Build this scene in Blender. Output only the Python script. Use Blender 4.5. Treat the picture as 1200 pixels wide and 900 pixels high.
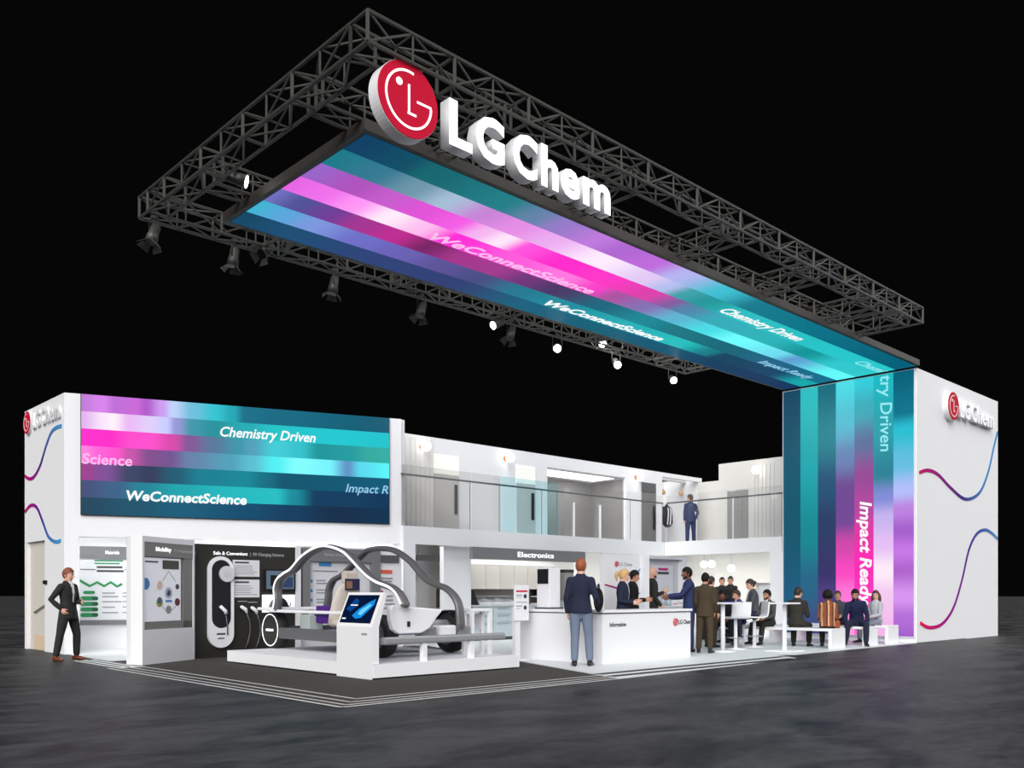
import bpy, bmesh, math, random
from mathutils import Vector, Matrix
random.seed(7)
R = math.radians
scene = bpy.context.scene
for o in list(bpy.data.objects): bpy.data.objects.remove(o)

# ------------------------------------------------------------------ camera
F, CXP, HYP, CH = 1052.3, 600, 695, 1.25
YAW = math.atan2(1104, F); SY, CY = math.sin(YAW), math.cos(YAW)
CU, CV = -5.38, -8.33
cam = bpy.data.cameras.new('camera'); cam.sensor_width = 36; cam.lens = F / 1200 * 36
cam.shift_y = (HYP - 450) / 1200; cam.clip_end = 2000
camo = bpy.data.objects.new('camera', cam); scene.collection.objects.link(camo)
camo.location = (CU, CV, CH); camo.rotation_euler = (R(90), 0, -math.atan2(CY, SY))
scene.camera = camo
# ------------------------------------------------------------------ world, lights, exposure
vs = scene.view_settings
vs.view_transform = 'Standard'; vs.look = 'None'; vs.exposure = 0.0; vs.gamma = 1; vs.use_curve_mapping = False
w = bpy.data.worlds.new('dark_hall'); scene.world = w; w.use_nodes = True
w.node_tree.nodes['Background'].inputs[0].default_value = (.0018, .0018, .0018, 1)
w.node_tree.nodes['Background'].inputs[1].default_value = 1
SUN_E = 4.3
sun = bpy.data.lights.new('hall_light', 'SUN'); sun.energy = SUN_E; sun.angle = R(55); sun.color = (1, .985, .97)
so = bpy.data.objects.new('hall_light', sun); scene.collection.objects.link(so)
SUN_DIR = Vector((-.62, -.455, .48)).normalized()
so.rotation_euler = SUN_DIR.to_track_quat('Z', 'Y').to_euler()
so.location = (-10, -10, 20)
sun2 = bpy.data.lights.new('fill_light_right', 'SUN'); sun2.energy = 1.35; sun2.angle = R(60); sun2.color = (.98, .99, 1)  # added fill light that lifts the sides turned right
so2 = bpy.data.objects.new('fill_light_right', sun2); scene.collection.objects.link(so2)
so2.rotation_euler = Vector((.75, -.45, .48)).to_track_quat('Z', 'Y').to_euler(); so2.location = (30, -10, 20)
PANEL_E = 8.0       # emission of the ceiling panels under the gallery

# ------------------------------------------------------------------ pixel -> place helpers (known plane, known height)
def _ray(x, y):
    X = (x - CXP) / F
    return (SY * X + CY, -CY * X + SY, (HYP - y) / F)
def onz(x, y, z=0.0):
    r = _ray(x, y); t = (z - CH) / r[2]; return Vector((CU + r[0] * t, CV + r[1] * t, z))
def onu(x, y, u):
    r = _ray(x, y); t = (u - CU) / r[0]; return Vector((u, CV + r[1] * t, CH + r[2] * t))
def onv(x, y, v):
    r = _ray(x, y); t = (v - CV) / r[1]; return Vector((CU + r[0] * t, v, CH + r[2] * t))
def onframe(x, y, org, rz, depth=0.0):
    # the point seen at a pixel on a wall of direction rz, given in the wall's own (along, z)
    d = Vector((math.cos(rz), math.sin(rz))); n = Vector((-math.sin(rz), math.cos(rz)))
    r = _ray(x, y); o2 = Vector((org[0], org[1])) + n * depth
    t = ((o2.x - CU) * n.x + (o2.y - CV) * n.y) / (r[0] * n.x + r[1] * n.y)
    p = Vector((CU + r[0] * t, CV + r[1] * t))
    return (p - o2).dot(d), CH + r[2] * t

# ------------------------------------------------------------------ materials
def lin(c):
    c = c / 255
    return c / 12.92 if c <= .04045 else ((c + .055) / 1.055) ** 2.4
def rgb(r, g, b): return (lin(r), lin(g), lin(b), 1)
MATS = {}
def mat(name, col, rough=.5, metal=0.0, emit=0.0, noise=0.0, spec=.5):
    if name in MATS: return MATS[name]
    m = bpy.data.materials.new(name); m.use_nodes = True; nt = m.node_tree
    b = nt.nodes['Principled BSDF']; c = rgb(*col)
    b.inputs['Base Color'].default_value = c
    b.inputs['Roughness'].default_value = rough; b.inputs['Metallic'].default_value = metal
    b.inputs['Specular IOR Level'].default_value = spec
    if emit:
        b.inputs['Emission Color'].default_value = c; b.inputs['Emission Strength'].default_value = emit
    if noise:
        tc = nt.nodes.new('ShaderNodeTexCoord'); n = nt.nodes.new('ShaderNodeTexNoise')
        n.inputs['Scale'].default_value = 40; n.inputs['Detail'].default_value = 3
        mx = nt.nodes.new('ShaderNodeMix'); mx.data_type = 'RGBA'
        mx.inputs[6].default_value = tuple(v * (1 - noise) for v in c[:3]) + (1,)
        mx.inputs[7].default_value = tuple(min(1, v * (1 + noise)) for v in c[:3]) + (1,)
        nt.links.new(tc.outputs['Object'], n.inputs['Vector'])
        nt.links.new(n.outputs['Fac'], mx.inputs[0]); nt.links.new(mx.outputs[2], b.inputs['Base Color'])
    MATS[name] = m; return m
WHITE = mat('white_paint', (232, 233, 236), .55)
WHITEG = mat('white_gloss', (236, 237, 240), .25)
OFFW = mat('warm_white_wall', (224, 222, 218), .6)
LGREY = mat('light_grey', (196, 198, 202), .5)
MGREY = mat('mid_grey_header', (118, 119, 121), .5)
DGREY = mat('dark_grey_header', (84, 85, 87), .5)
CHAR = mat('charcoal_board', (44, 43, 40), .35)
BLACK = mat('black_plastic', (18, 18, 20), .35)
TRUSSM = mat('truss_metal', (74, 73, 70), .5, .25)
STEEL = mat('brushed_steel', (150, 152, 155), .35, .2)
GUN = mat('gunmetal_tube', (96, 96, 98), .35, .15)
BRASS = mat('brass', (190, 120, 70), .3, .9)
RED = mat('signal_red', (196, 20, 52), .7, spec=.1)
REDE = mat('sign_red_face', (190, 20, 52), .75, emit=.2, spec=.08)
LITW = mat('glowing_white', (255, 255, 255), .4, emit=.85)  # glow put into the white; also on car trim, wheel ring, niche back
LAMP = mat('lamp_glow', (255, 252, 246), .4, emit=3.0)
LENS = mat('lit_lens', (255, 252, 245), .4, emit=6.0)
PANEL = mat('light_panel', (255, 253, 250), .4, emit=PANEL_E)
GREEN = mat('graphic_green', (34, 140, 82), .5)
GREEND = mat('graphic_dark_green', (20, 84, 56), .5)
BLUEG = mat('graphic_blue', (60, 140, 205), .5)
INK = mat('print_ink', (70, 72, 76), .6)
INKL = mat('pale_print_ink', (150, 152, 158), .6)
ORANGE = mat('graphic_orange', (224, 96, 60), .5)
PAPER = mat('poster_paper', (222, 224, 228), .5)
MAG = mat('graphic_magenta', (196, 30, 110), .5)
NAVYP = mat('print_navy', (28, 30, 70), .4)
PURPLE = mat('battery_purple', (78, 30, 130), .35)
BEIGE = mat('beige_upholstery', (206, 196, 184), .6, noise=.08)
TAN = mat('tan_panel', (214, 190, 165), .6)
CABW = mat('cabinet_cream', (214, 210, 202), .5)
CABG = mat('cabinet_pale_blue_grey', (190, 202, 208), .4)
STONE = mat('splashback_stone', (150, 143, 136), .5, noise=.15)

def glassmat(name, tint, gloss=.07):
    m = bpy.data.materials.new(name); m.use_nodes = True; nt = m.node_tree; nt.nodes.clear()
    out = nt.nodes.new('ShaderNodeOutputMaterial'); t = nt.nodes.new('ShaderNodeBsdfTransparent')
    g = nt.nodes.new('ShaderNodeBsdfGlossy'); mx = nt.nodes.new('ShaderNodeMixShader')
    t.inputs[0].default_value = tint; g.inputs['Roughness'].default_value = .05
    mx.inputs[0].default_value = gloss
    nt.links.new(t.outputs[0], mx.inputs[1]); nt.links.new(g.outputs[0], mx.inputs[2]); nt.links.new(mx.outputs[0], out.inputs[0])
    return m
GL_GREY = glassmat('grey_tinted_glass', (.87, .865, .86, 1), .03)
GL_CYAN = glassmat('cyan_tinted_glass', (.82, .94, .95, 1), .03)
GL_CLEAR = glassmat('clear_glass', (.96, .965, .965, 1), .03)
GL_SMOKE = glassmat('smoked_glass', (.68, .68, .69, 1), .04)

def led_mat(name, rows, gain=1.0):
    # a screen picture: horizontal bands, each a run of colours, laid out on the panel's own UV
    m = bpy.data.materials.new(name); m.use_nodes = True; nt = m.node_tree; nt.nodes.clear()
    N, L = nt.nodes.new, nt.links.new
    uv = N('ShaderNodeUVMap'); sep = N('ShaderNodeSeparateXYZ'); L(uv.outputs[0], sep.inputs[0])
    prev = None
    for i, row in enumerate(rows):
        rp = N('ShaderNodeValToRGB'); L(sep.outputs[0], rp.inputs[0]); e = rp.color_ramp.elements
        rp.color_ramp.interpolation = 'EASE'
        for k, (p, r, g, b) in enumerate(row):
            el = e[k] if k < 2 else e.new(p)
            el.position = p; el.color = rgb(r, g, b)
        if prev is None: prev = rp.outputs[0]; continue
        th = N('ShaderNodeMath'); th.operation = 'LESS_THAN'; L(sep.outputs[1], th.inputs[0]); th.inputs[1].default_value = 1 - i / len(rows)
        mx = N('ShaderNodeMix'); mx.data_type = 'RGBA'; L(th.outputs[0], mx.inputs[0]); L(prev, mx.inputs[6]); L(rp.outputs[0], mx.inputs[7])
        prev = mx.outputs[2]
    em = N('ShaderNodeEmission'); em.inputs[1].default_value = gain; L(prev, em.inputs[0])
    gl = N('ShaderNodeBsdfGlossy'); gl.inputs['Roughness'].default_value = .4; gl.inputs[0].default_value = (.02, .02, .02, 1)
    ad = N('ShaderNodeAddShader'); L(em.outputs[0], ad.inputs[0]); L(gl.outputs[0], ad.inputs[1])
    out = N('ShaderNodeOutputMaterial'); L(ad.outputs[0], out.inputs[0])
    return m
def emis(name, col, s=1.0):
    if name in MATS: return MATS[name]
    m = bpy.data.materials.new(name); m.use_nodes = True; nt = m.node_tree; nt.nodes.clear()
    e = nt.nodes.new('ShaderNodeEmission'); e.inputs[0].default_value = rgb(*col); e.inputs[1].default_value = s
    o = nt.nodes.new('ShaderNodeOutputMaterial'); nt.links.new(e.outputs[0], o.inputs[0]); MATS[name] = m
    return m

# ------------------------------------------------------------------ mesh builder
class MB:
    def __init__(s): s.bm = bmesh.new(); s.mi = 0
    def _f(s, vs, smooth=False):
        try: f = s.bm.faces.new(vs)
        except ValueError: return None
        f.material_index = s.mi; f.smooth = smooth; return f
    def box(s, x0, x1, y0, y1, z0, z1, bevel=0.0):
        if bevel:
            t = bmesh.new(); bmesh.ops.create_cube(t, size=1)
            for v in t.verts: v.co = Vector(((x0 + x1) / 2 + v.co.x * (x1 - x0), (y0 + y1) / 2 + v.co.y * (y1 - y0), (z0 + z1) / 2 + v.co.z * (z1 - z0)))
            bmesh.ops.bevel(t, geom=t.edges[:], offset=bevel, segments=2, affect='EDGES', profile=.5)
            s.merge(t); return s
        v = [s.bm.verts.new(c) for c in ((x0,y0,z0),(x1,y0,z0),(x1,y1,z0),(x0,y1,z0),(x0,y0,z1),(x1,y0,z1),(x1,y1,z1),(x0,y1,z1))]
        for q in ((3,2,1,0),(4,5,6,7),(0,1,5,4),(1,2,6,5),(2,3,7,6),(3,0,4,7)): s._f([v[i] for i in q])
        return s
    def merge(s, t, mtx=None, smooth=None):
        mp = {}
        for v in t.verts: mp[v] = s.bm.verts.new(mtx @ v.co if mtx else v.co)
        for f in t.faces:
            g = s._f([mp[v] for v in f.verts], f.smooth if smooth is None else smooth)
        t.free(); return s
    def prism(s, pts, y0, y1, axis='y'):
        # closed outline given in (x, z), pushed from y0 to y1 (axis y); axis z: outline (x, y); axis x: outline (y, z)
        def P(a, b, d): return (a, d, b) if axis == 'y' else ((a, b, d) if axis == 'z' else (d, a, b))
        A = [s.bm.verts.new(P(a, b, y0)) for a, b in pts]; B = [s.bm.verts.new(P(a, b, y1)) for a, b in pts]
        n = len(pts); s._f(A); s._f(B[::-1])
        for i in range(n): s._f([A[i], B[i], B[(i + 1) % n], A[(i + 1) % n]])
        return s
    def ring(s, c, ax, bx, ra, rb, n):
        return [s.bm.verts.new(c + ax * (ra * math.cos(2 * math.pi * i / n)) + bx * (rb * math.sin(2 * math.pi * i / n))) for i in range(n)]
    def loft(s, pts, rad, ref=(1, 0, 0), n=12, cap=True):
        # tube through pts with (ra along ref, rb across) at each
        pts = [Vector(p) for p in pts]; ref = Vector(ref); rings = []
        rad = [(r, r) if not isinstance(r, (tuple, list)) else r for r in rad]
        for i, p in enumerate(pts):
            d = (pts[min(i + 1, len(pts) - 1)] - pts[max(i - 1, 0)]).normalized()
            a = ref - d * ref.dot(d)
            if a.length < 1e-4: a = Vector((0, 1, 0)) - d * d.y
            if a.length < 1e-4: a = Vector((1, 0, 0))
            a.normalize(); b = d.cross(a); rings.append((p, d, a, b))
        R_ = []
        if cap:
            p, d, a, b = rings[0]; ra, rb = rad[0]; k = min(ra, rb)
            R_ += [s.ring(p - d * k * .85, a, b, ra * .5, rb * .5, n)]
        R_ += [s.ring(p, a, b, rad[i][0], rad[i][1], n) for i, (p, d, a, b) in enumerate(rings)]
        if cap:
            p, d, a, b = rings[-1]; ra, rb = rad[-1]; k = min(ra, rb)
            R_ += [s.ring(p + d * k * .85, a, b, ra * .5, rb * .5, n)]
        for A, B in zip(R_, R_[1:]):
            for i in range(n): s._f([A[i], A[(i + 1) % n], B[(i + 1) % n], B[i]], True)
        s._f(R_[0][::-1], True); s._f(R_[-1], True)
        return s
    def tube(s, pts, r, n=8): return s.loft(pts, [r] * len(pts), n=n, cap=False)
    def cyl(s, p, q, r, r2=None, n=20):
        p, q = Vector(p), Vector(q); d = (q - p).normalized()
        a = d.orthogonal().normalized(); b = d.cross(a); r2 = r if r2 is None else r2
        A = s.ring(p, a, b, r, r, n); B = s.ring(q, a, b, r2, r2, n)
        for i in range(n): s._f([A[i], A[(i + 1) % n], B[(i + 1) % n], B[i]], n > 8)
        s._f(A[::-1]); s._f(B); return s
    def ball(s, c, r, seg=2, sc=(1, 1, 1)):
        t = bmesh.new(); bmesh.ops.create_icosphere(t, subdivisions=seg, radius=1)
        m = Matrix.Translation(c) @ Matrix.Diagonal((r * sc[0], r * sc[1], r * sc[2], 1)); s.merge(t, m, True); return s
    def lathe(s, prof, c=(0, 0, 0), n=28):
        c = Vector(c); rs = [s.ring(c + Vector((0, 0, z)), Vector((1, 0, 0)), Vector((0, 1, 0)), max(r, 1e-4), max(r, 1e-4), n) for r, z in prof]
        for A, B in zip(rs, rs[1:]):
            for i in range(n): s._f([A[i], A[(i + 1) % n], B[(i + 1) % n], B[i]], True)
        s._f(rs[0][::-1]); s._f(rs[-1]); return s
    def ribbon(s, pts, wd, y0, y1):
        # flat stroke along pts (x, z), with thickness y0..y1
        pts = [Vector(p) for p in pts]; n = len(pts); Lf, Rt = [], []
        for i, p in enumerate(pts):
            d = (pts[min(i + 1, n - 1)] - pts[max(i - 1, 0)]).normalized(); q = Vector((-d.y, d.x)) * wd / 2
            Lf.append(p + q); Rt.append(p - q)
        v = [[s.bm.verts.new((p.x, y, p.y)) for p in side] for side in (Lf, Rt) for y in (y0, y1)]
        for i in range(n - 1):
            for a, b in ((0, 2), (2, 3), (3, 1), (1, 0)): s._f([v[a][i], v[a][i + 1], v[b][i + 1], v[b][i]])
        s._f([v[k][0] for k in (0, 1, 3, 2)]); s._f([v[k][-1] for k in (0, 2, 3, 1)])
        return s
    def build(s, name, mats, parent=None, loc=None, rz=0.0):
        bmesh.ops.recalc_face_normals(s.bm, faces=s.bm.faces[:])
        me = bpy.data.meshes.new(name); s.bm.to_mesh(me); s.bm.free()
        for m in (mats if isinstance(mats, (list, tuple)) else [mats]): me.materials.append(m)
        return link(name, me, parent, loc, rz)
def link(name, me, parent=None, loc=None, rz=0.0):
    o = bpy.data.objects.new(name, me); scene.collection.objects.link(o)
    if parent: o.parent = parent
    if loc is not None: o.location = loc
    if rz: o.rotation_euler = (0, 0, rz)
    return o
def tag(o, label, cat, group=None, kind=None):
    o['label'] = label; o['category'] = cat
    if group: o['group'] = group
    if kind: o['kind'] = kind
    return o
def thing(name, label, cat, loc=(0, 0, 0), rz=0.0, group=None):
    return tag(link(name, None, None, loc, rz), label, cat, group)
def struct(o, label=None):
    o['kind'] = 'structure'
    if label: o['label'] = label
    return o
def copy_tree(o, parent=None):
    c = o.copy(); scene.collection.objects.link(c)
    if parent: c.parent = parent
    for ch in o.children: copy_tree(ch, c)
    return c
def B(*a, **k): return MB().box(*a, **k)

_tc = {}
def text(name, body, width, height, mats, parent, at, right=(1, 0, 0), up=(0, 0, 1), shear=0.0, bold=.012, depth=.004, fit=True):
    # lettering as a mesh: 'at' is the left end of the base line; width and cap height in metres
    cu = bpy.data.curves.new('t', 'FONT'); cu.body = body; cu.shear = shear; cu.offset = bold; cu.extrude = .5; cu.resolution_u = 3
    ob = bpy.data.objects.new('t', cu); scene.collection.objects.link(ob)
    me = bpy.data.meshes.new_from_object(ob.evaluated_get(bpy.context.evaluated_depsgraph_get()))
    bpy.data.objects.remove(ob); bpy.data.curves.remove(cu)
    xs = [v.co.x for v in me.vertices]; x0, x1 = min(xs), max(xs)
    cap = .70
    sx = width / (x1 - x0); sy = height / cap
    rt, u = Vector(right), Vector(up); nrm = rt.cross(u); at = Vector(at)
    for v in me.vertices:
        c = v.co; v.co = at + rt * ((c.x - x0) * sx) + u * (c.y * sy) + nrm * (c.z * depth + depth / 2)
    me.name = name
    for m in (mats if isinstance(mats, (list, tuple)) else [mats]): me.materials.append(m)
    if isinstance(mats, (list, tuple)) and len(mats) > 1:
        for p in me.polygons: p.material_index = 0 if p.normal.dot(nrm) > .7 else 1
    return link(name, me, parent)

def bars(rows, y0, y1, mb=None):
    mb = mb or MB()
    for x0, x1, z0, z1 in rows: mb.box(x0, x1, y0, y1, z0, z1)
    return mb
def lines(x0, x1, ztop, n, pitch, h, seed=1):
    rd = random.Random(seed); out = []
    for i in range(n):
        e = x1 - (x1 - x0) * rd.uniform(0, .35); z = ztop - i * pitch
        out.append((x0, e, z - h, z))
    return out

# =================================================================== THE SETTING
def floor_mat():
    m = bpy.data.materials.new('polished_concrete'); m.use_nodes = True; nt = m.node_tree; b = nt.nodes['Principled BSDF']
    N, L = nt.nodes.new, nt.links.new
    tc = N('ShaderNodeTexCoord'); mp = N('ShaderNodeMapping'); mp.inputs['Rotation'].default_value = (0, 0, R(-43.6)); mp.inputs['Scale'].default_value = (.6, 1.1, 1)
    n1 = N('ShaderNodeTexNoise'); n1.inputs['Scale'].default_value = 1.5; n1.inputs['Detail'].default_value = 7; n1.inputs['Roughness'].default_value = .62
    n1.inputs['Distortion'].default_value = .6
    n2 = N('ShaderNodeTexNoise'); n2.inputs['Scale'].default_value = 9; n2.inputs['Detail'].default_value = 5
    L(tc.outputs['Object'], mp.inputs[0]); L(mp.outputs[0], n1.inputs['Vector']); L(mp.outputs[0], n2.inputs['Vector'])
    ad = N('ShaderNodeMath'); ad.operation = 'MULTIPLY_ADD'; L(n2.outputs['Fac'], ad.inputs[0]); ad.inputs[1].default_value = .3; L(n1.outputs['Fac'], ad.inputs[2])
    r = N('ShaderNodeValToRGB'); L(ad.outputs[0], r.inputs[0])
    r.color_ramp.elements[0].position = .50; r.color_ramp.elements[0].color = (.012, .012, .013, 1)
    r.color_ramp.elements[1].position = .78; r.color_ramp.elements[1].color = (.066, .066, .069, 1)
    L(r.outputs[0], b.inputs['Base Color'])
    rr = N('ShaderNodeMapRange'); L(n1.outputs['Fac'], rr.inputs[0]); rr.inputs[3].default_value = .38; rr.inputs[4].default_value = .62; L(rr.outputs[0], b.inputs['Roughness'])
    b.inputs['Specular IOR Level'].default_value = .10
    return m
struct(B(-250, 350, -60, 400, -.3, 0).build('floor', floor_mat()))
CARPET = mat('dark_carpet', (70, 69, 66), .95, noise=.12, spec=.1)
WFLOOR = mat('white_floor', (214, 220, 220), .5)
VG = 8.6        # front of the gallery
mb = MB(); mb.prism([(.02, .02), (4.72, .02), (5.96, 3.3), (7.9, 8.6), (.62, 8.6), (.62, 7.0)], .001, .006, 'z')
struct(mb.build('floor_carpet', CARPET))
mb = MB(); mb.prism([(4.76, .04), (10.3, .30), (11.0, 1.2), (11.3, .85), (17.3, .9), (20.6, .9), (20.6, 12.6), (7.9, 12.6), (7.9, 8.6), (5.98, 3.3)], .001, .014, 'z')
struct(mb.build('floor_lounge', WFLOOR))
mb = MB(); mb.prism([(.62, 8.6), (7.9, 8.6), (7.9, 12.8), (.75, 12.8), (.62, 9.2), (.18, 9.2), (.18, 7.0), (.62, 7.0)], .001, .008, 'z')
struct(mb.build('floor_entry', WFLOOR))
STRIPE = mat('white_floor_line', (200, 200, 198), .6)
DSTR = mat('dark_floor_line', (48, 47, 44), .8)
k = 0
for i, off in enumerate((.0, .16, .34, .56)):
    k += 1
    wd = .028 if i else .045
    mb = MB()
    mb.box(off, off + wd, off, 7.0, .006, .010); mb.box(off, 4.74 + off * .37, off, off + wd, .006, .0101)
    struct(mb.build('trim_%d' % k, STRIPE))
for off, e0, e1 in ((.22, 4.87, 10.2), (.58, 5.0, 10.5)):
    k += 1
    struct(B(e0, e1, off, off + .17, .014, .0165).build('trim_%d' % k, DSTR))
for off in (.02, .18, .34):
    k += 1
    struct(B(.2 + off, .26 + off, 7.1, 9.15, .008, .0105).build('trim_%d' % k, DSTR))

# ---- left tower
TP = Vector((.63, 11.18, 0)); TR = math.atan2(-.349, .937); TH = 5.33; TB = 2.41
def tface(x, y, d=0.0): return onframe(x, y, TP, TR, d)
mb = MB()       # wall facing -u, doorway in it
mb.box(.0, 2.7, 0, .15, 2.38, TH); mb.box(1.44, 2.7, 0, .15, 0, 2.38); mb.box(0, .14, 0, .15, 0, 2.38)
struct(mb.build('wall_left', WHITE, None, (TP.x, 13.88, 0), R(-90)))
mb = MB(); mb.box(.0, 7.09, 0, .3, TB, TH); mb.box(.0, .27, 0, .32, 0, TB)
struct(mb.build('wall_front', WHITE, None, TP, TR))
struct(B(-.02, 7.0, .3, 1.5, TB + .19, TB + .28).build('ceiling_left', WHITE, None, TP, TR))
struct(B(-.42, 7.0, 1.35, 1.5, 0, TB + .2).build('wall_back_left', WHITE, None, TP, TR))
struct(B(.0, 1.5, 0, .15, 0, TH).build('wall_tower_return', WHITE, None, (7.25, 10.25, 0), R(-90)))
d1 = struct(B(.14, 1.44, .07, .11, .0, 2.38).build('door_1', mat('door_beige', (206, 200, 192), .6), None, (TP.x, 13.88, 0), R(-90)))
MB().tube([(.55, .04, .82), (1.30, .04, 1.0)], .018).build('push_bar', STEEL, d1)
B(.5, 1.42, .06, .07, .02, .34).build('kick_panel', TAN, d1)
struct(B(1.40, 1.62, -.03, .0, 1.44, 1.52).build('trim_20', BLACK, None, (TP.x, 13.88, 0), R(-90)))

# ---- right tower
mb = B(17.34, 23.1, .9, 4.58, 0, 6.86)
struct(mb.build('wall_right', WHITE))
# ---- gallery
FB, FT, WT = 2.41, 2.83, 5.30
mb = MB(); mb.box(7.25, 17.30, VG, VG + .18, FB, FT); mb.box(17.30, 17.48, 4.58, VG + .18, FB, FT)
struct(mb.build('wall_gallery_fascia', WHITE))
struct(MB().box(17.279, 17.30, VG - .012, VG, FB, FT).build('trim_21', LGREY))
mb = MB(); mb.box(7.25, 22.6, VG + .18, 12.8, FB + .19, FT - .005); mb.box(17.48, 22.6, 4.58, VG + .18, FB + .19, FT - .005)
struct(mb.build('ceiling', WHITE))
struct(B(7.24, 7.60, VG - .01, VG + .2, .014, FB).build('wall_pillar_left', WHITE))
struct(B(17.30, 17.50, 4.56, 4.95, .014, FB).build('wall_pillar_right', WHITE))
struct(B(7.25, 20.6, 10.6, 10.75, .014, FB + .19).build('wall_back', OFFW))
mb = MB(); mb.box(20.5, 20.65, .95, 6.62, .014, FB + .19); mb.box(20.5, 20.65, 7.36, 10.6, .014, FB + .19); mb.box(20.5, 20.65, 6.62, 7.36, 1.58, FB + .19); mb.box(20.5, 20.65, 6.62, 7.36, .014, .80)
struct(mb.build('wall_lounge_back', OFFW))
struct(B(20.66, 20.75, 6.55, 7.45, .78, 1.62).build('window_1', LGREY))

# upper walls
VU, UU = 10.0, 18.8
mb = MB()
mb.box(7.25, 13.5, VU, VU + .15, FT, WT); mb.box(13.5, 17.15, VU, VU + .15, 4.95, WT); mb.box(17.15, 19.05, VU, VU + .15, FT, WT)
mb.box(19.05, 21.35, VU, VU + .15, 5.16, WT); mb.box(21.2, 21.35, VU + .15, 12.4, FT, WT)
struct(mb.build('wall_upper_back', WHITE))
struct(B(19.05, 21.2, 11.7, 11.8, FT, WT - .05).build('wall_alcove', OFFW))
struct(B(18.9, 19.05, VU + .15, 12.4, FT, WT).build('wall_alcove_side', OFFW))
struct(B(UU, UU + .15, 4.58, 7.62, FT, WT).build('wall_upper_right', OFFW))
struct(B(22.3, 22.45, 5.0, 12.5, FT, WT).build('wall_upper_far', OFFW))
# meeting room behind the big window
MR = mat('meeting_room_grey', (176, 174, 171), .6)
struct(B(13.2, 17.6, 11.8, 11.9, FT, WT - .02).build('wall_meeting_back', MR))
struct(B(13.2, 13.3, VU + .15, 11.8, FT, WT - .02).build('wall_meeting_left', MR))
struct(B(17.5, 17.6, VU + .15, 11.8, FT, WT - .02).build('wall_meeting_right', MR))
struct(B(13.3, 17.5, VU + .15, 11.8, 4.95, 5.02).build('ceiling_meeting', WHITE))
w2 = struct(B(13.5, 17.15, VU + .05, VU + .07, FT, 4.93).build('window_2', GL_SMOKE))
mb = MB()
for u_ in (13.52, 14.72, 15.93, 17.13): mb.box(u_ - .025, u_ + .025, VU + .02, VU + .10, FT, 4.0 if 13.6 < u_ < 17 else 4.95)
mb.build('window_frame', WHITE, w2)
B(13.7, 17.0, VU + .4, VU + 1.3, 4.93, 4.948).build('light_panel', PANEL, w2)
# doors of the upper floor
UDOOR = mat('upper_door_grey', (196, 194, 192), .55); TRANS = mat('transom_white', (240, 238, 232), .4, emit=.25)
def udoor(n, p0, p1, glass):
    d = struct(B(p0, p1, VU - .03, VU + .0, FT, 4.35 if not glass else 4.55).build('door_%d' % n, UDOOR if not glass else mat('dark_glass_door', (112, 112, 112), .2)))
    B(p0, p1, VU - .028, VU, 4.37 if not glass else 4.57, 4.88).build('transom', TRANS if not glass else DGREY, d)
    B(p1 - .17, p1 - .10, VU - .085, VU - .03, 3.35, 4.12).build('door_handle', BLACK, d)
udoor(2, 9.27, 10.12, False); udoor(3, 12.25, 13.0, False); udoor(4, 17.93, 18.68, True)
d5 = struct(MB().box(UU - .03, UU, 6.56, 7.29, FT, 4.40).build('door_5', mat('pale_glass_door', (150, 148, 146), .2)))
MB().box(UU - .028, UU, 6.56, 7.29, 4.42, 4.80).build('transom', OFFW, d5)
MB().box(UU - .06, UU - .03, 7.05, 7.09, FT + .05, 4.2).build('door_frame_bar', WHITE, d5)

# =================================================================== LED SCREENS
TOWER = [
 [(0,190,120,215),(.06,215,130,235),(.1,190,105,215),(.16,200,100,215),(.19,175,85,200),(.24,205,155,240),(.27,190,210,250),(.33,110,190,220),(.4,45,195,210),(.46,25,165,180),(.5,10,110,135),(.6,8,105,130),(1,5,90,115)],
 [(0,225,175,240),(.07,250,230,250),(.09,255,240,250),(.14,235,185,245),(.2,225,205,250),(.25,200,205,255),(.28,150,150,215),(.33,60,150,170),(.4,30,145,155),(.5,30,170,180),(.6,30,195,200),(.8,30,200,210),(1,25,195,205)],
 [(0,255,30,205),(.08,255,30,200),(.15,255,70,205),(.2,255,75,205),(.27,215,70,170),(.32,130,85,150),(.4,85,120,155),(.48,60,150,170),(.52,80,160,185),(.6,65,205,215),(.68,50,195,205),(.75,25,150,155),(.85,30,155,160),(.93,50,170,160),(1,50,175,165)],
 [(0,255,130,225),(.06,255,90,215),(.1,255,80,205),(.14,200,80,170),(.2,130,75,140),(.26,115,80,145),(.33,100,130,170),(.45,80,160,185),(.52,90,190,210),(.6,80,240,245),(.68,130,255,255),(.78,120,245,255),(.85,95,150,200),(.9,90,220,240),(1,90,245,250)],
 [(0,160,55,140),(.07,125,75,150),(.14,55,65,100),(.2,45,55,90),(.28,20,90,115),(.36,10,125,145),(.5,10,135,150),(.57,10,110,130),(.63,5,85,110),(1,10,90,120)],
 [(0,65,75,120),(.1,55,95,135),(.18,20,130,150),(.3,20,165,175),(.45,25,185,190),(.6,35,190,195),(.66,20,140,155),(.74,10,60,95),(.85,12,60,95),(1,10,55,90)],
 [(0,20,65,90),(.15,15,80,105),(.3,10,90,120),(.5,5,75,110),(.65,10,60,95),(.8,15,45,75),(1,12,50,80)]]
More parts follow.
